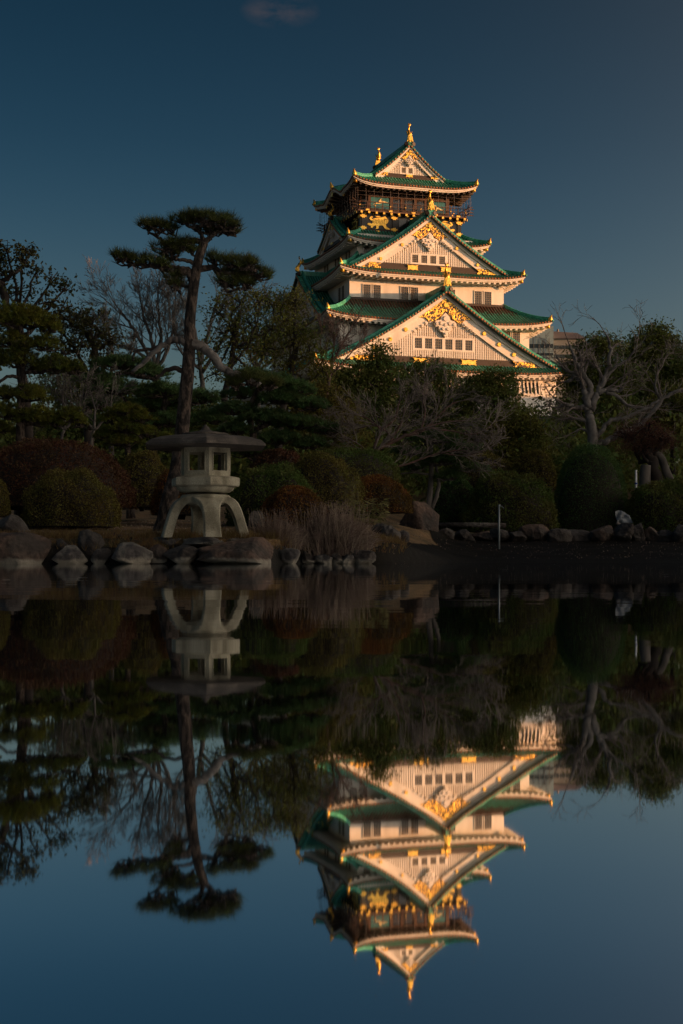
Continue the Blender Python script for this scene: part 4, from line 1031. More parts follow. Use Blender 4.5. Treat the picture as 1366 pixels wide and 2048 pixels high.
def crown_points(rng, blobs, Y, per, spread, depthf=.8):
    """clumps of leaves inside pixel-sized ellipsoids at distance Y; returns clump centres and points"""
    C, P = [], []
    for bl in blobs:
        bx_, by_, rx, ry = bl[:4]; dy = bl[4] if len(bl) > 4 else 0
        c = px(bx_, by_, Y + dy); sx = rx * (Y + dy) / FPX; sz = ry * (Y + dy) / FPX; sy = sx * depthf
        vol = max(6, int(per[0] * (rx * ry) / 900))
        u = rng.randn(vol, 3); u /= np.linalg.norm(u, axis=1)[:, None]; u *= rng.rand(vol, 1) ** .28
        cc = c + u * [sx, sy, sz]; C.append(cc)
        s = spread * rng.uniform(.5, 1.3, (vol, 1, 1))
        q = cc[:, None] + rng.randn(vol, per[1], 3) * s * [1, 1, .6]
        P.append(q.reshape(-1, 3))
    return np.concatenate(C), np.concatenate(P)
def leafy_tree(name, label, Y, trunk, blobs, mat, bark, leaf=.10, per=(26, 60), spread=.28, r0=.2, seed=1, cat='tree', depthf=.8, asp=.5, group=None, twigs=True):
    rng = np.random.RandomState(seed * 13 + 5)
    T_ = TPX(trunk, Y); gz = float(ground_z(T_[0][0], T_[0][1])); T_[0][2] = min(T_[0][2], gz - .1)
    t = empty(name, label, cat, (T_[0][0], T_[0][1], gz), group=group); off = np.array([T_[0][0], T_[0][1], gz])
    tr = MB(); P = limb(tr, T_ - off, r0, r0 * .45, rng, r0 * .12, 9); tr.build('trunk', bark, t, smooth=True)
    C, L = crown_points(rng, blobs, Y, per, spread, depthf)
    br = MB(); pick = rng.permutation(len(C))[:min(len(C), 130)]
    for bl in blobs:
        c = px(bl[0], bl[1] + bl[3] * .3, Y + (bl[4] if len(bl) > 4 else 0)) - off; q = P[int(len(P) * rng.uniform(.45, .98))]
        mid = (q + c) / 2 + rng.randn(3) * .15 - [0, 0, .1]; limb(br, [q, mid, c], r0 * .38, r0 * .16, rng, .03, 5)
    for i in pick:
        c = C[i] - off; bi = min(range(len(blobs)), key=lambda k: np.linalg.norm(px(blobs[k][0], blobs[k][1], Y + (blobs[k][4] if len(blobs[k]) > 4 else 0)) - off - c))
        q = px(blobs[bi][0], blobs[bi][1] + blobs[bi][3] * .3, Y + (blobs[bi][4] if len(blobs[bi]) > 4 else 0)) - off
        br.tube([q, (q + c) / 2 + rng.randn(3) * .12, c], [r0 * .13, r0 * .09, r0 * .04], 4, cap=False)
    br.build('branch', bark, t, smooth=True)['kind'] = 'stuff'
    o = fin_leaves(leaf_cloud(L - off, leaf, rng, asp), 'crown', mat, t)
    return t

def pine_pad_points(rng, pads, Y, dens):
    P = []
    for p in pads:
        x, y, rx, ry = p[:4]; dy = p[4] if len(p) > 4 else 0
        c = px(x, y, Y + dy); sx = rx * Y / FPX; sz = ry * Y / FPX; n = int(dens * rx * max(ry, rx * .35) / 100)
        u = rng.randn(n, 3); u /= np.linalg.norm(u, axis=1)[:, None]; u[:, 2] = np.abs(u[:, 2]) * 1.5 - .5; u *= rng.rand(n, 1) ** .3
        f = 1 + .25 * vnoise(u * 3, int(abs(x)), 2, 1)
        P.append(c + u * f[:, None] * [sx, sx * .75, sz])
    return P

# ------------------------------------------------------------------ pines
def pine(name, label, Y, trunk, limbs, pads, r0, mat, needle=.17, dens=30, n=18, seed=1, width=.013, bark='bark_pine', r1=None):
    rng = np.random.RandomState(seed)
    T_ = TPX(trunk, Y); gz = float(ground_z(T_[0][0], T_[0][1])); T_[0][2] = min(T_[0][2], gz - .1)
    off = np.array([T_[0][0], T_[0][1], gz]); t = empty(name, label, 'tree', tuple(off))
    tr = MB(); P = catmull(T_ - off, 7); rr = taper(len(P), r0, r1 or r0 * .45, .8); rr = rr * (1 + .05 * vnoise(P, seed, 2, 5)); rr[:3] *= [1.35, 1.2, 1.08]
    tr.tube(P, rr, 14); tr.build('trunk', M[bark], t, smooth=True)
    for L in limbs:
        m = MB(); pts = TPX(L[0], Y) - off; limb(m, pts, L[1], L[2], rng, L[1] * .15, 8); m.build('branch', M[L[3] if len(L) > 3 else bark], t, smooth=True)
    PP = pine_pad_points(rng, pads, Y, dens)
    tw = MB()
    for p, pts in zip(pads, PP):
        c = px(p[0], p[1] + p[3] * .45, Y + (p[4] if len(p) > 4 else 0)) - off
        for q in pts[rng.permutation(len(pts))[:16]]:
            q = q - off; tw.tube([c, (c + q) / 2 + rng.randn(3) * .04 - [0, 0, .03], q], [.03, .02, .010], 4, cap=False)
        mb = needle_tufts(pts - off, needle, rng, n, width)
        fin_leaves(mb, 'needle_pad', mat, t)
    tw.build('twig', M[bark], t)['kind'] = 'stuff'
    return t

pine('pine_tree', 'tall pine with flat needle pads and curved trunk rising behind the stone lantern', 29.0,
     [(322, 1056, -.2), (338, 1000, -.2), (354, 940), (362, 880), (370, 800), (376, 740), (379, 690), (380, 640), (384, 600), (390, 555), (398, 515), (408, 485)],
     [([(379, 688), (358, 679), (338, 682), (315, 700), (290, 722), (264, 744)], .085, .035, 'bark_pale'),
      ([(345, 682), (325, 690), (300, 698), (272, 703), (266, 722)], .05, .02, 'bark_dark'),
      ([(382, 690), (402, 692), (422, 708), (442, 733), (462, 745), (486, 752), (520, 770)], .105, .05, 'bark_pale'),
      ([(372, 745), (350, 737), (330, 742), (312, 758)], .06, .03, 'bark_dark'),
      ([(390, 552), (375, 540), (350, 536), (325, 532)], .07, .03), ([(385, 560), (372, 545), (340, 543), (300, 530), (255, 528)], .075, .02),
      ([(398, 530), (375, 522), (350, 518), (328, 512)], .05, .02), ([(395, 540), (425, 535), (445, 545), (480, 548), (515, 550)], .07, .02),
      ([(430, 540), (445, 562), (455, 582), (480, 575)], .045, .02), ([(385, 575), (365, 570), (362, 560), (350, 562)], .04, .015),
      ([(408, 487), (390, 480), (365, 487), (340, 488), (315, 475), (295, 463)], .065, .02), ([(408, 487), (425, 470), (445, 463), (470, 462)], .06, .02), ([(408, 487), (400, 465), (375, 450), (355, 440)], .05, .02)],
     [(300, 452, 28, 9, .1), (322, 458, 32, 12), (345, 462, 18, 9), (372, 440, 38, 13), (410, 442, 42, 16, -.2), (448, 448, 32, 15), (462, 464, 26, 12, .2), (420, 462, 40, 12, .3),
      (330, 498, 32, 11, -.1), (362, 492, 34, 13), (385, 505, 16, 10), (345, 512, 24, 8),
      (242, 516, 24, 10), (265, 524, 32, 11, .2), (300, 528, 34, 11), (326, 535, 22, 9),
      (428, 522, 20, 12, .2), (468, 528, 36, 13), (498, 532, 26, 11, -.2), (478, 548, 42, 15, .2), (515, 552, 32, 13), (458, 566, 30, 13), (488, 572, 26, 10),
      (348, 556, 22, 9), (352, 572, 20, 8), (500, 762, 36, 14), (538, 772, 34, 12, .3), (470, 770, 24, 10)],
     .165, M['needle'], needle=.215, dens=6.0, n=34, seed=3, width=.011, r1=.085)
pine('pine_tree', 'clipped pine with yellow-green cloud pads at the left edge behind the red hedge', 34.5,
     [(40, 905), (41, 840), (44, 760), (46, 700), (40, 640)],
     [([(44, 760), (20, 752), (-10, 770)], .05, .03), ([(44, 745), (90, 742), (130, 735)], .05, .03), ([(42, 850), (80, 845), (140, 838)], .05, .03), ([(42, 700), (75, 690), (95, 695)], .04, .02)],
     [(20, 636, 42.0, 29), (62, 642, 48.300000000000004, 32, 0.1), (100, 655, 27.3, 22), (-15, 645, 36.75, 29), (20, 684, 54.6, 22, 0.1), (90, 690, 37.800000000000004, 22), (-5, 718, 31.5, 25), (40, 722, 44.1, 29), (112, 734, 42.0, 26), (148, 738, 25.200000000000003, 19), (80, 738, 27.3, 17, 0.2), (62, 792, 42.0, 23), (10, 790, 37.800000000000004, 17), (10, 826, 52.5, 23), (72, 838, 48.300000000000004, 26), (105, 842, 25.200000000000003, 20), (142, 834, 29.400000000000002, 20), (160, 846, 16.8, 13), (-10, 858, 42.0, 17)],
     .12, M['needle_y'], needle=.10, dens=34, n=16, seed=5, width=.012)
pine('pine_tree', 'layered dark pine right of the lantern roof, behind the azaleas', 42.0,
     [(520, 990), (516, 930), (508, 880), (500, 820), (520, 770)],
     [([(508, 860), (560, 842), (620, 835)], .07, .03), ([(502, 830), (470, 812), (450, 800)], .06, .03), ([(515, 780), (550, 765), (590, 768)], .06, .03), ([(515, 925), (480, 905), (455, 890)], .05, .03)],
     [(500, 755, 50, 16), (545, 765, 50, 18, -.3), (590, 780, 46, 16), (480, 790, 40, 14, .3), (560, 800, 56, 18), (620, 812, 44, 16), (470, 822, 48, 16), (530, 838, 60, 18), (600, 850, 54, 18), (650, 860, 36, 16, .3), (470, 862, 40, 14), (560, 880, 52, 16), (500, 905, 40, 14), (620, 890, 40, 14)],
     .14, M['needle_d'], needle=.17, dens=26, n=16, seed=7, width=.018)
pine('pine_tree', 'low bushy pine between the clipped pine and the lantern trunk', 38.5,
     [(262, 960), (256, 900), (250, 850), (256, 820)],
     [([(252, 860), (225, 850), (208, 845)], .05, .02), ([(254, 850), (285, 838), (300, 840)], .05, .02)],
     [(250, 822, 42, 14), (222, 840, 28, 12), (280, 838, 32, 13), (250, 858, 46, 15), (215, 872, 30, 12), (288, 866, 32, 13), (245, 885, 44, 13), (330, 880, 30, 12), (345, 898, 28, 10)],
     .10, M['needle_y'], needle=.12, dens=30, n=16, seed=9, width=.013)
pine('pine_tree', 'wide green pine filling the gap behind the lantern trunk', 46.0,
     [(300, 960), (310, 880), (330, 800), (310, 750)],
     [([(318, 850), (280, 830), (240, 790)], .09, .04), ([(325, 810), (400, 790), (450, 800)], .08, .04), ([(312, 760), (250, 745), (200, 760)], .07, .03)],
     [(240, 730, 60, 18), (190, 760, 50, 16), (290, 750, 60, 18, .5), (230, 780, 70, 18), (330, 785, 60, 18), (300, 815, 60, 18, .5), (200, 810, 46, 16), (400, 800, 50, 18), (430, 840, 50, 18), (340, 845, 60, 18), (400, 880, 50, 16), (180, 850, 40, 16)],
     .14, M['needle_d'], needle=.20, dens=20, n=16, seed=11, width=.02)
pine('pine_tree', 'small trained pine on two pale trunks left of the standing stone', 43.0,
     [(852, 1022), (862, 960), (862, 900), (868, 860)],
     [([(862, 1020), (877, 975), (872, 930)], .08, .04, 'bark_grey'), ([(864, 930), (900, 928), (940, 925)], .05, .02), ([(864, 950), (830, 945), (800, 948)], .04, .02)],
     [(870, 880, 60, 14), (820, 905, 46, 12), (920, 900, 52, 14), (880, 925, 56, 12), (940, 938, 44, 12), (830, 938, 36, 10), (900, 955, 40, 10)],
     .10, M['needle_d'], needle=.15, dens=22, n=14, seed=13, width=.016, bark='bark_grey')

# ------------------------------------------------------------------ leafy and half-bare trees
leafy_tree('leafy_tree', 'tall leafy tree with open dark branches at the upper left edge', 48.0,
           [(60, 930), (52, 800), (30, 700), (15, 620), (5, 560)], [(15, 500, 34, 18), (45, 520, 26, 14), (60, 505, 14, 12), (10, 545, 40, 18), (70, 545, 28, 14), (100, 560, 26, 14), (128, 575, 14, 16), (40, 580, 40, 16), (90, 600, 34, 18), (120, 620, 30, 16), (-10, 520, 30, 40)],
           M['leaf_t'], M['bark_dark'], leaf=.16, per=(13, 14), spread=.20, r0=.20, seed=2)
leafy_tree('leafy_tree', 'half-bare olive tree behind the clipped pine pads', 52.0,
           [(180, 930), (175, 800), (190, 720), (180, 660)], [(140, 640, 40, 24), (185, 640, 40, 26), (160, 680, 44, 26), (215, 680, 34, 26), (130, 700, 40, 26), (200, 720, 44, 26), (110, 640, 30, 20)],
           M['leaf_t'], M['bark_dark'], leaf=.14, per=(16, 22), spread=.25, r0=.2, seed=3)
leafy_tree('leafy_tree', 'tall thinly leaved tree just left of the castle', 56.0,
           [(560, 960), (560, 860), (575, 780), (590, 700), (588, 640)],
           [(590, 600, 26, 26), (560, 615, 40, 22), (610, 650, 34, 30), (540, 600, 30, 20), (570, 660, 44, 30), (620, 700, 38, 30), (580, 720, 50, 30), (530, 690, 40, 30), (640, 740, 36, 24)],
           M['leaf_y'], M['bark_dark'], leaf=.12, per=(22, 24), spread=.30, r0=.16, seed=4)
leafy_tree('leafy_tree', 'thinly leaved yellowing tree right of the tall pine trunk', 52.0,
           [(440, 960), (445, 860), (455, 760), (470, 680), (480, 620)],
           [(440, 620, 34, 22), (480, 600, 40, 24), (500, 640, 44, 26), (450, 660, 40, 26), (520, 600, 26, 18), (480, 690, 50, 28), (420, 700, 34, 26), (540, 650, 34, 26), (430, 740, 40, 26), (500, 730, 40, 24)],
           M['leaf_y'], M['bark_dark'], leaf=.12, per=(17, 20), spread=.32, r0=.15, seed=6)
leafy_tree('evergreen_tree', 'dense dark evergreen in front of the castle gable foot, with a pointed round top', 66.0,
           [(752, 980), (752, 880), (754, 780), (755, 720)],
           [(757, 706, 22, 16), (748, 730, 32, 20), (705, 760, 44, 24), (770, 760, 44, 22), (690, 800, 50, 34), (740, 800, 55, 34), (660, 770, 34, 30), (655, 830, 44, 36), (720, 850, 60, 40)],
           M['leaf_d'], M['bark_dark'], leaf=.14, per=(40, 55), spread=.30, r0=.25, seed=8)
leafy_tree('evergreen_tree', 'broad dark evergreen below the middle of the castle', 68.0,
           [(850, 980), (850, 880), (845, 800), (845, 760)],
           [(822, 745, 30, 16), (855, 738, 32, 16), (880, 752, 30, 16), (800, 780, 44, 26), (850, 790, 50, 30), (895, 790, 44, 30), (820, 840, 60, 36), (890, 850, 55, 36)],
           M['leaf_d'], M['bark_dark'], leaf=.14, per=(40, 55), spread=.30, r0=.25, seed=9)
leafy_tree('evergreen_tree', 'dark evergreen with a ragged top below the right side of the castle', 64.0,
           [(985, 980), (985, 880), (985, 800), (985, 770)],
           [(960, 758, 24, 18), (1000, 755, 34, 18), (985, 780, 50, 28), (940, 795, 34, 28), (1010, 800, 20, 22), (960, 840, 55, 34), (1020, 840, 44, 30), (920, 850, 40, 36)],
           M['leaf_d'], M['bark_dark'], leaf=.13, per=(42, 55), spread=.27, r0=.22, seed=10)
leafy_tree('leafy_tree', 'yellow-green tree behind the loose shrub, left of the pale bare tree', 56.0,
           [(1010, 1000), (1010, 930), (1015, 880), (1020, 850)],
           [(1050, 850, 26, 18), (1020, 850, 44, 26), (975, 870, 44, 28), (1060, 870, 30, 26), (940, 890, 40, 26), (1010, 900, 60, 28), (1065, 905, 26, 24)],
           M['leaf_y'], M['bark_dark'], leaf=.11, per=(44, 50), spread=.24, r0=.14, seed=12)
leafy_tree('evergreen_tree', 'big dark evergreen with a tall pointed crown at the upper right', 72.0,
           [(1300, 980), (1305, 860), (1305, 760), (1308, 700)],
           [(1310, 665, 26, 22), (1300, 690, 44, 24), (1340, 700, 34, 24), (1275, 710, 34, 24), (1310, 730, 60, 30), (1360, 740, 40, 34), (1270, 760, 50, 34), (1330, 790, 60, 36), (1280, 830, 60, 36), (1360, 840, 50, 40)],
           M['leaf_d'], M['bark_dark'], leaf=.15, per=(42, 55), spread=.32, r0=.3, seed=14)
leafy_tree('evergreen_tree', 'rounded dark evergreen behind the pale bare tree', 70.0,
           [(1190, 980), (1190, 860), (1195, 780), (1195, 740)],
           [(1190, 690, 34, 18), (1215, 700, 40, 22), (1165, 718, 34, 22), (1190, 740, 60, 28), (1150, 762, 30, 24), (1240, 760, 44, 30), (1168, 802, 44, 34), (1210, 820, 60, 36), (1148, 855, 36, 36)],
           M['leaf_d'], M['bark_dark'], leaf=.15, per=(42, 55), spread=.32, r0=.28, seed=15)
leafy_tree('leafy_tree', 'yellowish tree crown at the right edge under the tall evergreen', 60.0,
           [(1345, 980), (1345, 900), (1340, 850)], [(1340, 805, 34, 26), (1370, 820, 34, 30), (1310, 830, 30, 24), (1350, 860, 44, 30)],
           M['leaf_y'], M['bark_dark'], leaf=.11, per=(40, 46), spread=.25, r0=.14, seed=16)
leafy_tree('leafy_tree', 'dense green tree between the dark layered pine and the spreading bare tree', 58.0,
           [(640, 1000), (640, 920), (645, 850)], [(640, 790, 44, 24), (600, 820, 44, 26), (680, 830, 44, 30), (640, 850, 60, 30), (700, 880, 50, 30), (600, 880, 50, 30)],
           M['leaf_o'], M['bark_dark'], leaf=.12, per=(34, 50), spread=.26, r0=.18, seed=17)
leafy_tree('leafy_tree', 'grey-green willow-leaved tree deep behind the lantern roof', 60.0,
           [(300, 990), (300, 900), (305, 850)], [(130, 770, 60, 40), (190, 790, 50, 34), (300, 800, 60, 34), (380, 810, 60, 34), (230, 820, 60, 34), (340, 860, 70, 34), (430, 860, 60, 34), (250, 870, 60, 30), (150, 850, 50, 40), (90, 870, 60, 36), (20, 880, 60, 36)],
           M['leaf_d'], M['bark_dark'], leaf=.13, per=(30, 46), spread=.28, r0=.18, seed=18)

# ------------------------------------------------------------------ bare trees
BP = dict(seg=.35, wob=.16, up=.03, rmin=.008, lev=5, kids=(3, 4), ang=(.35, .85), shrink=(.55, .75), flat=.8)
def bare_tree(name, label, Y, trunk, limbs, r0, bark, par, L0, seed, per_limb=6, cat='tree', twig_r=.02, leafmat=None, leaf=.05, twig_bark=None):
    rng = np.random.RandomState(seed); T_ = TPX(trunk, Y); gz = float(ground_z(T_[0][0], T_[0][1])); T_[0][2] = min(T_[0][2], gz - .1)
    off = np.array([T_[0][0], T_[0][1], gz]); t = empty(name, label, cat, tuple(off))
    tr = MB(); P = limb(tr, T_ - off, r0, r0 * .6, rng, r0 * .08, 10); tr.build('trunk', M[bark], t, smooth=True)
    tips = []; tw = MB()
    for L in limbs:
        m = MB(); pts = TPX(L[0], Y) - off; Q = limb(m, pts, L[1], L[2], rng, L[1] * .2, 7); m.build('branch', M[bark], t, smooth=True)
        for j in range(per_limb):
            i = int(lerp(.25, .99, j / max(1, per_limb - 1)) * (len(Q) - 1)); d = Q[min(i + 1, len(Q) - 1)] - Q[max(i - 1, 0)]; d /= np.linalg.norm(d) + 1e-9
            ax = rng.randn(3); ax -= ax @ d * d; ax /= np.linalg.norm(ax); a = rng.uniform(.3, .9) if i < len(Q) - 2 else .15
            grow(tw, rng, Q[i], d * math.cos(a) + ax * math.sin(a) + [0, 0, .2 if par['up'] > 0 else 0], L0 * rng.uniform(.7, 1.1), max(twig_r, lerp(L[1], L[2], i / len(Q)) * .5), 1, par, tips)
    tw.build('twig', M[twig_bark or bark], t)['kind'] = 'stuff'
    if leafmat is not None:
        p = np.array(tips); p = p[rng.rand(len(p)) < .35]; fin_leaves(leaf_cloud(p, leaf, rng), 'remaining_leaves', leafmat, t)
    return t
P1 = dict(BP, lev=4, wob=.2, up=.02, seg=.25, rmin=.0055, ang=(.4, 1.0), kids=(2, 3))
bare_tree('bare_tree', 'pale-barked bare tree with sprawling limbs behind the round bush', 50.0,
          [(1186, 905), (1184, 870), (1180, 838), (1177, 822)],
          [([(1178, 825), (1168, 815), (1150, 817), (1130, 810), (1115, 815)], .11, .05), ([(1178, 815), (1172, 790), (1165, 765), (1150, 755), (1135, 765)], .14, .06), ([(1175, 800), (1180, 775), (1165, 745), (1150, 720), (1140, 690)], .13, .04),
           ([(1182, 820), (1190, 795), (1200, 775), (1215, 740), (1220, 700), (1215, 672)], .13, .035), ([(1196, 785), (1215, 780), (1235, 782), (1245, 775)], .09, .05), ([(1212, 785), (1235, 793), (1255, 810), (1285, 815), (1305, 818)], .07, .03),
           ([(1188, 892), (1215, 882), (1235, 870), (1262, 858), (1290, 840), (1322, 805), (1345, 785), (1385, 778)], .12, .05), ([(1188, 878), (1208, 855), (1225, 840), (1250, 835), (1285, 820), (1318, 800)], .09, .04), ([(1230, 872), (1260, 862), (1275, 868)], .06, .03),
           ([(1180, 848), (1160, 838), (1140, 838), (1118, 838)], .07, .03), ([(1184, 870), (1165, 858), (1150, 862)], .05, .02), ([(1170, 770), (1150, 748), (1130, 740), (1112, 715)], .08, .03), ([(1205, 765), (1230, 735), (1255, 720), (1275, 690)], .07, .025), ([(1322, 805), (1310, 770), (1318, 740)], .06, .025)],
          .20, 'bark_pale', P1, 1.05, 21, per_limb=4, twig_r=.017, twig_bark='twig_pale')
P2 = dict(BP, lev=4, wob=.13, up=.01, seg=.25, rmin=.005, ang=(.3, .75), flat=.8, kids=(2, 4))
bare_tree('bare_tree', 'low spreading leafless tree with reddish trunk in the middle, before the dark evergreens', 42.0,
          [(752, 975), (750, 952), (742, 935)],
          [([(742, 938), (745, 915), (755, 900), (778, 888), (812, 872), (838, 866)], .075, .04), ([(742, 935), (748, 905), (752, 885), (765, 860), (790, 835), (800, 800)], .055, .02), ([(750, 948), (770, 940), (800, 932), (840, 920), (880, 905), (930, 900)], .04, .015),
           ([(812, 872), (850, 855), (890, 845), (930, 840)], .04, .015), ([(838, 866), (870, 840), (900, 810), (930, 800)], .035, .015), ([(790, 882), (770, 860), (745, 850), (715, 858)], .03, .012), ([(765, 862), (740, 840), (712, 828)], .03, .012),
           ([(838, 866), (850, 830), (845, 790), (855, 765)], .035, .012), ([(778, 888), (800, 850), (810, 815)], .03, .012), ([(880, 905), (930, 912), (970, 900)], .02, .01), ([(745, 920), (720, 890), (690, 875)], .025, .01), ([(850, 855), (900, 862), (950, 868), (985, 850)], .03, .01)],
          .085, 'bark_red', P2, .72, 23, per_limb=6, twig_r=.014, twig_bark='twig_pale')
P3 = dict(BP, lev=5, wob=.12, up=.06, seg=.45, rmin=.0065, ang=(.25, .6), shrink=(.55, .75), kids=(3, 4))
bare_tree('bare_tree', 'leafless vase-shaped tree left of the tall pine trunk, against the sky', 62.0,
          [(318, 960), (316, 860), (312, 790), (308, 745)],
          [([(308, 745), (290, 700), (262, 650), (240, 620)], .10, .04), ([(308, 745), (305, 690), (290, 640), (280, 600)], .10, .035), ([(308, 745), (320, 690), (318, 640), (312, 600)], .10, .035), ([(308, 745), (335, 700), (348, 650), (350, 610)], .09, .035), ([(300, 725), (262, 695), (232, 690), (212, 678)], .07, .03)],
          .16, 'bark_grey', P3, 1.15, 25, per_limb=5, twig_r=.03)
bare_tree('bare_tree', 'leafless grey tree half hidden behind the tall pine trunk', 60.0,
          [(410, 970), (408, 860), (406, 780), (400, 730)],
          [([(400, 730), (390, 670), (375, 620), (360, 590)], .09, .03), ([(400, 730), (415, 670), (430, 620), (440, 590)], .09, .03), ([(404, 745), (440, 690), (470, 640)], .08, .03), ([(402, 740), (360, 700), (345, 650)], .07, .03)],
          .14, 'bark_grey', P3, 1.1, 27, per_limb=4, twig_r=.028)
bare_tree('bare_tree', 'slender reddish bare tree against the castle wall left of the big gable', 58.0,
          [(640, 970), (645, 860), (655, 780), (662, 740)],
          [([(662, 745), (672, 710), (690, 680), (705, 650)], .05, .02), ([(660, 750), (665, 710), (672, 670)], .05, .02), ([(660, 755), (690, 720), (715, 690)], .04, .015), ([(658, 760), (645, 720), (640, 680)], .04, .02)],
          .09, 'bark_red', dict(P3, lev=4, rmin=.007), .8, 29, per_limb=5, twig_r=.018)
bare_tree('bare_tree', 'red-brown twiggy bare tree behind the half-bare olive tree', 58.0,
          [(225, 960), (222, 860), (220, 780)],
          [([(220, 780), (200, 720), (185, 690), (172, 670)], .08, .03), ([(220, 780), (225, 720), (222, 680), (216, 655)], .08, .03), ([(220, 780), (250, 730), (268, 690)], .07, .03)],
          .12, 'bark_grey', P3, .55, 31, per_limb=5, twig_r=.025)
bare_tree('bare_tree', 'finely twigged leafless tree rising above the yellowing trees left of the castle', 64.0,
          [(520, 970), (518, 860), (515, 780), (512, 740)],
          [([(512, 740), (490, 680), (475, 630)], .08, .03), ([(512, 740), (515, 680), (510, 620)], .08, .03), ([(512, 740), (540, 690), (560, 640)], .08, .03), ([(512, 745), (570, 700), (600, 660)], .06, .02)],
          .13, 'bark_grey', P3, 1.0, 35, per_limb=5, twig_r=.026)
for (x, lbl, sd) in ((120, 'grey leafless thicket tree low behind the clipped pine', 41), (180, 'grey leafless thicket tree right of the clipped pine trunk', 43)):
    bare_tree('bare_tree', lbl, 41.0, [(x, 930), (x + 2, 890), (x + 8, 860)],
              [([(x + 8, 860), (x - 20, 830), (x - 40, 800)], .04, .015), ([(x + 8, 860), (x + 10, 820), (x, 780)], .04, .015), ([(x + 8, 860), (x + 35, 830), (x + 45, 790)], .04, .015)],
              .06, 'bark_grey', P2, .7, sd, per_limb=5, twig_r=.012)
# weathered leaning trunk with a red-brown twiggy crown
rb = leafy_tree('gnarled_tree', 'gnarled leaning split trunk with a low red-brown twiggy crown at the right', 48.0,
                [(1330, 985), (1312, 950), (1300, 915), (1290, 895)], [(1262, 870, 36, 20), (1295, 865, 40, 24), (1325, 880, 28, 18), (1280, 892, 50, 16)],
                M['red_twigs'], M['bark_dark'], leaf=.06, per=(60, 60), spread=.20, r0=.24, seed=33, asp=.25)
m = MB(); limb(m, TPX([(1362, 1000), (1335, 950), (1322, 915), (1300, 900)], 48) - np.array(rb.location), .16, .10, None, 0, 8); m.build('trunk', M['bark_grey'], rb, smooth=True)
m = MB(); limb(m, TPX([(1290, 985), (1290, 950), (1292, 930)], 47.8) - np.array(rb.location), .20, .16, None, 0, 8); m.build('stump', M['bark_grey'], rb, smooth=True)

# ------------------------------------------------------------------ shrubs
mound(-60, 262, 878, 1010, 33.2, 'long dark red clipped azalea hedge sloping down from the left edge', M['azalea_red'], .05, 30000, depth=1.6, name='clipped_hedge', cat='hedge', seed=2, sq=2.3, lump=.09)
mound(42, 238, 932, 1048, 30.3, 'round olive azalea in front of the dark red hedge', M['azalea'], .04, 22000, depth=.9, seed=3, lump=.15)
mound(-40, 22, 960, 1030, 29.8, 'yellowish azalea cut by the left edge, beside the round olive one', M['azalea'], .04, 8000, seed=4)
mound(225, 350, 905, 1010, 36.0, 'dull green and rust azalea between the hedge and the pine trunk', M['azalea'], .045, 14000, seed=5, lump=.12)
mound(300, 420, 935, 1025, 33.5, 'brown azalea in the dark behind the lantern legs', M['azalea_rust'], .04, 10000, seed=35, lump=.12)
mound(455, 640, 928, 1052, 32.5, 'broad green azalea mound just right of the lantern', M['azalea_green'], .042, 22000, depth=.8, seed=6)
mound(520, 660, 965, 1055, 31.2, 'rust-tinged low azalea in front of the broad green mound', M['azalea_rust'], .04, 12000, depth=.55, seed=7, lump=.12)
mound(565, 722, 905, 1020, 35.0, 'high dark azalea mound behind the big reed tuft', M['azalea'], .045, 18000, depth=.9, seed=8, lump=.13)
mound(600, 800, 896, 990, 40.0, 'bright green azalea behind the dark mound, left of the bare trunk', M['azalea_green'], .05, 16000, depth=1.0, seed=9, lump=.12)
mound(668, 826, 950, 1022, 36.5, 'orange-brown azalea under the reddish bare trunk', M['azalea_rust'], .045, 16000, depth=.8, seed=10, lump=.12)
mound(500, 610, 896, 960, 39.0, 'dark red low azalea just right of the lantern roof', M['azalea_red'], .05, 9000, seed=11)
mound(924, 1116, 945, 1058, 45.0, 'loose dark green shrub left of the round clipped bush', M['azalea_green'], .065, 20000, depth=1.1, seed=12, lump=.16)
mound(860, 960, 950, 1056, 46.5, 'very dark shrub right of the standing stone', M['box_green'], .06, 12000, seed=13, lump=.14)
mound(1108, 1256, 884, 1056, 46.0, 'round clipped dark green bush shaped like a dome', M['box_green'], .042, 30000, name='dome_bush', cat='bush', seed=14, lump=.03, sq=2.35, tw=True)
mound(1250, 1420, 952, 1062, 45.0, 'wide dark green shrub at the right edge beside the round bush', M['azalea_green'], .06, 20000, depth=1.1, seed=15, lump=.13)
mound(1020, 1115, 898, 975, 50.0, 'dark shrub behind the gap left of the round bush', M['azalea'], .06, 10000, seed=16, lump=.12)
mound(900, 1030, 905, 975, 50.5, 'brown twiggy shrub behind the loose dark green shrub', M['azalea'], .06, 10000, seed=17, lump=.16)

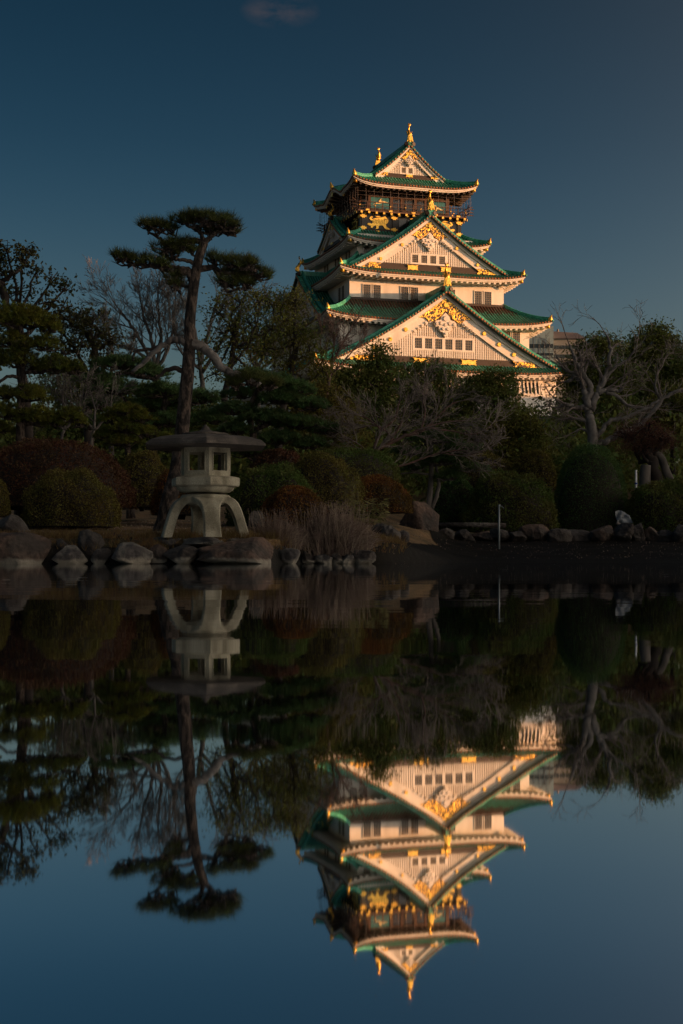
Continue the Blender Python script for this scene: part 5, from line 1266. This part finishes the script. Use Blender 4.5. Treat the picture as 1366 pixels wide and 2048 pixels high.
# forest floor growth far behind, one mass
def backwood():
    rng = np.random.RandomState(77); mb = None
    for i in range(120):
        x = rng.uniform(-120, 1500); Y = rng.uniform(78, 98); top = np.interp(x, [-120, 150, 300, 620, 700, 1000, 1040, 1120, 1150, 1366, 1500], [830, 830, 850, 820, 800, 840, 900, 900, 800, 760, 760]) + rng.uniform(0, 50)
        c = px(x, top + 60, Y); P = c + rng.randn(900, 3) * [1.9, 1.5, 1.1]
        mb = leaf_cloud(P, .22, rng, .6, mb=mb)
    for i in range(70):
        Y = rng.uniform(60, 95); c = px(rng.uniform(-900, -100), rng.uniform(850, 960), Y); P = c + rng.randn(500, 3) * [2.2, 1.6, 1.5]
        mb = leaf_cloud(P, .28, rng, .6, mb=mb)
    for i in range(150):
        x = rng.uniform(-120, 1500); Y = rng.uniform(56, 76); c = px(x, rng.uniform(900, 985), Y); P = c + rng.randn(420, 3) * [1.6, 1.0, 1.0]
        mb = leaf_cloud(P, .24, rng, .6, mb=mb)
    o = fin_leaves(mb, 'distant_woodland', M['leaf_d'], None); o['kind'] = 'stuff'
    o['label'] = 'dark mass of undergrowth and trees between the garden and the castle'; o['category'] = 'woodland'
backwood()

# ------------------------------------------------------------------ reeds, bamboo grass, litter
def reeds(x0, x1, ytop, ybot, Y, n, label, seed, sp=.35):
    rng = np.random.RandomState(seed); mb = MB(); mb.rn = []; a = px(x0, ytop, Y); b = px(x1, ybot, Y); c = (a + b) / 2; w = (b[0] - a[0]) / 2; H_ = a[2] - b[2]
    for i in range(n):
        r = rng.randn(2) * .36; bx_ = c[0] + np.clip(r[0], -.85, .85) * w; by_ = Y + r[1] * .35
        kind = rng.rand(); h = H_ * rng.uniform(.35, .82) * (1 - .35 * abs(r[0])); lean = (bx_ - c[0]) / w * .35 + rng.randn() * .16
        if kind > .94: h = H_ * rng.uniform(.8, 1.0); lean *= .25
        p = [np.array([bx_, by_, b[2]])]; d = np.array([lean, rng.randn() * .15, 1.0]); cur = rng.uniform(.0, .9) if kind < .55 else rng.uniform(0, .15)
        sg = np.sign(lean + rng.randn() * .2)
        for k in range(5):
            p.append(p[-1] + d / np.linalg.norm(d) * h / 5); d = d + np.array([sg * cur * .5, 0, -cur * .55 * k * .5])
        nv = mb.n; r_ = rng.uniform(.0028, .0055); mb.tube(p, [r_, r_, r_ * .9, r_ * .8, r_ * .7, r_ * .5], 3, cap=False)
        mb.rn.append(np.full(mb.n - nv, rng.rand()))
        if rng.rand() < .22:
            nv = mb.n; q = p[-1]; mb.tube([q - [0, 0, .01], q, q + [0, 0, .012]], [.006, .013, .004], 4, cap=False); mb.rn.append(np.full(mb.n - nv, .2))
    o = mb.build('dry_reeds', M['straw'], None, rnd=np.concatenate(mb.rn)); tag(o, label, 'reeds')
reeds(592, 744, 1000, 1112, 26.75, 3400, 'large rounded tuft of dry grey reeds right of the lantern', 1)
reeds(496, 606, 1012, 1104, 26.5, 1500, 'thin straggly dry reeds between the lantern and the large tuft', 2)
reeds(560, 625, 1020, 1100, 26.9, 160, 'few tall dry stems just left of the large reed tuft', 3)
def sasa(x0, x1, y0, y1, Y, n, label, seed):
    rng = np.random.RandomState(seed); m = MB(); a = px(x0, y0, Y); b = px(x1, y1, Y); N = n
    P = np.stack([rng.uniform(a[0], b[0], N), Y + rng.randn(N) * .15, rng.uniform(b[2], a[2], N)], -1)
    d = np.stack([rng.uniform(.2, 1.0, N) * np.sign(rng.rand(N) - .3), rng.randn(N) * .4 - .3, rng.uniform(-.8, .3, N)], -1); d /= np.linalg.norm(d, axis=1)[:, None]
    s_ = np.cross(d, [0, -1, .4]); s_ /= np.linalg.norm(s_, axis=1)[:, None]; L = rng.uniform(.10, .19, (N, 1))
    v = np.stack([P, P + d * L * .4 + s_ * .014, P + d * L, P + d * L * .4 - s_ * .014], 1); m.add(v.reshape(-1, 3), np.arange(N * 4).reshape(-1, 4)); m.rn = [np.repeat(rng.rand(N), 4)]
    for i in range(26):
        q = P[i]; nv = m.n; m.tube([[q[0], q[1], b[2] - .12], q], [.004, .003], 3, cap=False); m.rn.append(np.full(m.n - nv, .4))
    o = m.build('bamboo_grass', M['bamboo'], None, rnd=np.concatenate(m.rn)); tag(o, label, 'plant')
sasa(698, 772, 998, 1042, 33.0, 260, 'pale-leaved bamboo grass right of the large reed tuft', 1)
sasa(688, 722, 962, 998, 33.4, 34, 'few tall bamboo grass shoots above the rust azalea, upper clump', 2)
rng = np.random.RandomState(6)
N = 5200; X = rng.uniform(-8, 1.2, N); Yy = rng.uniform(25.9, 36, N); Pz = ground_z(X, Yy) + .012
fin_leaves(leaf_cloud(np.stack([X, Yy, Pz], -1), .045, rng, .6), 'fallen_leaves', M['straw'], None)['kind'] = 'stuff'
N = 9000; X = rng.uniform(-8, 1.0, N); Yy = rng.uniform(25.9, 31, N); s_ = vnoise(np.stack([X, Yy], -1), 4, 2, 1.2) > -.1
X, Yy = X[s_], Yy[s_]; B = np.stack([X, Yy, ground_z(X, Yy)], -1); gmb = MB(); d = rng.randn(len(B), 3) * .5; d[:, 2] = 1; L = rng.uniform(.025, .06, (len(B), 1))
v = np.stack([B - [.004, 0, 0], B + [.004, 0, 0], B + d * L], 1); gmb.add(v.reshape(-1, 3), t=np.arange(len(B) * 3).reshape(-1, 3)); gmb.rn = [np.repeat(rng.rand(len(B)), 3)]
M['grass'] = leaf_mat('dry_lawn_grass', (0.28, 0.17, 0.075), (0.17, 0.12, 0.05), 1.5, .4)
fin_leaves(gmb, 'dry_grass', M['grass'], None)['kind'] = 'stuff'
# coarse grass and moss tufts growing between the shore stones
N = 900; X = rng.uniform(-7.5, 1.2, N); Yy = shore_y(X) + rng.uniform(.25, 1.3, N); B = np.repeat(np.stack([X, Yy, ground_z(X, Yy) + .02], -1), 9, 0) + rng.randn(N * 9, 3) * [.03, .03, 0]
gmb = MB(); d = rng.randn(len(B), 3) * .45; d[:, 2] = 1; L = rng.uniform(.05, .17, (len(B), 1))
v = np.stack([B - [.005, 0, 0], B + [.005, 0, 0], B + d * L], 1); gmb.add(v.reshape(-1, 3), t=np.arange(len(B) * 3).reshape(-1, 3)); gmb.rn = [np.repeat(rng.rand(len(B)), 3)]
fin_leaves(gmb, 'shore_grass', M['grass'], None)['kind'] = 'stuff'
# leaf litter on the added dark slope
N = 900; X = rng.uniform(1.2, 11, N); Yy = rng.uniform(35, 42, N)
fin_leaves(leaf_cloud(np.stack([X, Yy, ground_z(X, Yy) + .035], -1), .035, rng, .6), 'bank_litter', M['straw'], None)['kind'] = 'stuff'
# floating specks on the water
N = 420; X = rng.uniform(-8, 12, N); Yy = rng.uniform(2, 24, N); m = MB(); s = rng.uniform(.005, .016, (N, 1, 1))
q = np.array([[-1, -1, 0], [1, -1, 0], [1, 1, 0], [-1, 1, 0]]) * s + np.stack([X, Yy, np.full(N, .004)], -1)[:, None]; m.add(q.reshape(-1, 3), np.arange(N * 4).reshape(-1, 4))
m.build('floating_petals', M['plaster_trim'])['kind'] = 'stuff'

# ------------------------------------------------------------------ small things on the far bank
M['steel'] = node_mat('galvanised_steel', (0.20, 0.24, 0.26), 0.45, metal=0.4, col2=(0.2, 0.22, 0.23), scale=5)
M['white_paint'] = node_mat('white_paint', (0.7, 0.72, 0.75), 0.6)
M['sheet'] = node_mat('white_plastic_sheet', (0.22, 0.25, 0.28), 0.5, col2=(0.12, 0.14, 0.16), scale=6, bump=.03)
p = empty('steel_post', 'thin steel post with a small hook standing in the pond before the far bank', 'post', tuple(px(998, 1124, 38)))
m = MB(); h = (1124 - 1012) / FPX * 38; m.tube([[0, 0, -.3], [0, 0, h * .55], [0, 0, h]], [.030, .028, .026], 8); m.build('pole', M['steel'], p, smooth=True)
m = MB(); m.tube([[0, 0, h], [0, 0, h + .035]], [.036, .03], 8); m.build('cap', M['steel'], p)
m = MB(); m.tube(catmull([[0, 0, h - .02], [.05, 0, h + .0], [.09, 0, h - .03], [.13, 0, h - .06]], 3), .010, 5); m.build('hook', M['steel'], p)
p = empty('white_post', 'slim white post with a blue band right of the round bush', 'post', tuple(px(1272, 1000, 45.6)))
m = MB(); h = 60 / FPX * 45.6; m.tube([[0, 0, -.2], [0, 0, h]], [.035, .032], 8); m.build('pole', M['white_paint'], p, smooth=True)
M['blue'] = node_mat('blue_band', (0.03, 0.08, 0.35), 0.5); m = MB(); m.tube([[0, 0, h * .52], [0, 0, h * .58]], .040, 8); m.build('band', M['blue'], p)
# crumpled white sheet
rs = np.random.RandomState(2); a = px(1232, 1020, 43.6); b = px(1262, 1046, 43.6); m = MB(); U_, V_ = np.meshgrid(np.linspace(0, 1, 14), np.linspace(0, 1, 12), indexing='ij')
G = np.stack([lerp(a[0], b[0], U_) + .05 * (1 - V_), 43.6 + .12 * vnoise(np.stack([U_, V_], -1) * 3, 2, 3, 1.5) + .25 * V_, lerp(b[2], a[2], V_ * (0.72 + .28 * np.sin(U_ * 3 + .6)))], -1)
m.grid(G); m.grid(G[::-1] + [0, .012, 0]); tag(m.build('plastic_sheet', M['sheet'], smooth=True), 'crumpled white sheet lying at the right foot of the round bush', 'sheet')
m = MB(); limb(m, TPX([(1232, 1046), (1250, 1053), (1268, 1064)], 41.6), .045, .035, None, 0, 7); limb(m, TPX([(1230, 1071), (1236, 1062), (1246, 1058)], 41.2), .02, .012, None, 0, 5)
tag(m.build('fallen_log', M['bark_pale'], smooth=True), 'thin pale fallen log on the stones right below the round bush', 'log')

# ------------------------------------------------------------------ office block far behind
M['facade'] = node_mat('blue_grey_glass_facade', (0.26, 0.36, 0.40), 0.35, spec=.5)
M['facade_dark'] = node_mat('dark_window_band', (0.03, 0.045, 0.055), 0.25)
M['concrete'] = node_mat('pale_concrete', (0.22, 0.23, 0.23), 0.8)
M['rust_roof'] = node_mat('red_brown_roof_panels', (0.15, 0.13, 0.13), 0.6)
BY = 420.0
ob = empty('office_building', 'pale blue office block with red-brown top storey far behind, right of the castle', 'building', tuple(px(1125, 1122, BY)))
ox = np.array(ob.location); bx_ = lambda x, Y=BY: px(x, 0, Y)[0] - ox[0]; bz_ = lambda y: px(0, y, BY)[2] - ox[2]
def obox(name, x0, x1, y0, y1, d0, d1, mat):
    m = MB(); m.bb(bx_(x0), bx_(x1), d0, d1, bz_(y1), bz_(y0)); return m.build(name, M[mat], ob)
m = MB(); A = [(1040, 672), (1066, 652), (1107, 652), (1107, 1000), (1040, 1000)]
m.prism([(bx_(a), bz_(b)) for a, b in A], lambda a, b: (a, 0, b), lambda a, b: (a, 26, b)); w1 = m.build('curtain_wall', M['facade'], ob)
obox('wall', 1107, 1172, 676, 1000, 2, 26, 'concrete')
m = MB(); m.add([(bx_(1107), 1, bz_(676)), (bx_(1174), 1, bz_(676)), (bx_(1166), 10, bz_(655)), (bx_(1107), 10, bz_(651)), (bx_(1107), 26, bz_(651)), (bx_(1166), 26, bz_(655)), (bx_(1174), 26, bz_(676))], [[0, 1, 2, 3], [3, 2, 5, 4]], [[1, 6, 5], [1, 5, 2]]); m.build('top_storey', M['rust_roof'], ob)
for i, yy in enumerate((688, 706, 722, 738, 754)):
    obox('window_band', 1041, 1106.5, yy, yy + (5 if i else 8), -.15, .1, 'facade_dark')
    for j in range(5): obox('window', 1110 + j * 12, 1119 + j * 12, yy + 1, yy + 8, 1.8, 2.1, 'facade_dark')
for j in range(6): obox('mullion', 1046 + j * 10.5, 1046.8 + j * 10.5, 676, 790, -.3, -.15, 'concrete')
for xx, top in ((1111, 641), (1128, 645)): m = MB(); m.tube([(bx_(xx), 12, bz_(653)), (bx_(xx), 12, bz_(top))], [.5, .25], 6); m.build('antenna', M['rust_roof'], ob)
# red wooden hall glimpsed under the castle's right corner
hl = empty('red_hall', 'small dark red hall glimpsed between the trees below the right corner of the castle', 'building', tuple(px(1090, 880, 120)))
M['vermilion'] = node_mat('faded_vermilion', (0.30, 0.05, 0.03), 0.7)
m = MB(); m.bb(-1.6, 1.6, 0, 3, -3, .9); m.build('wall', M['vermilion'], hl)
m = MB(); m.prism([(-2.3, .9), (2.3, .9), (1.2, 1.9), (-1.2, 1.9)], lambda a, b: (a, -.5, b), lambda a, b: (a, 3.5, b)); m.build('roof', M['tile_dark'], hl)
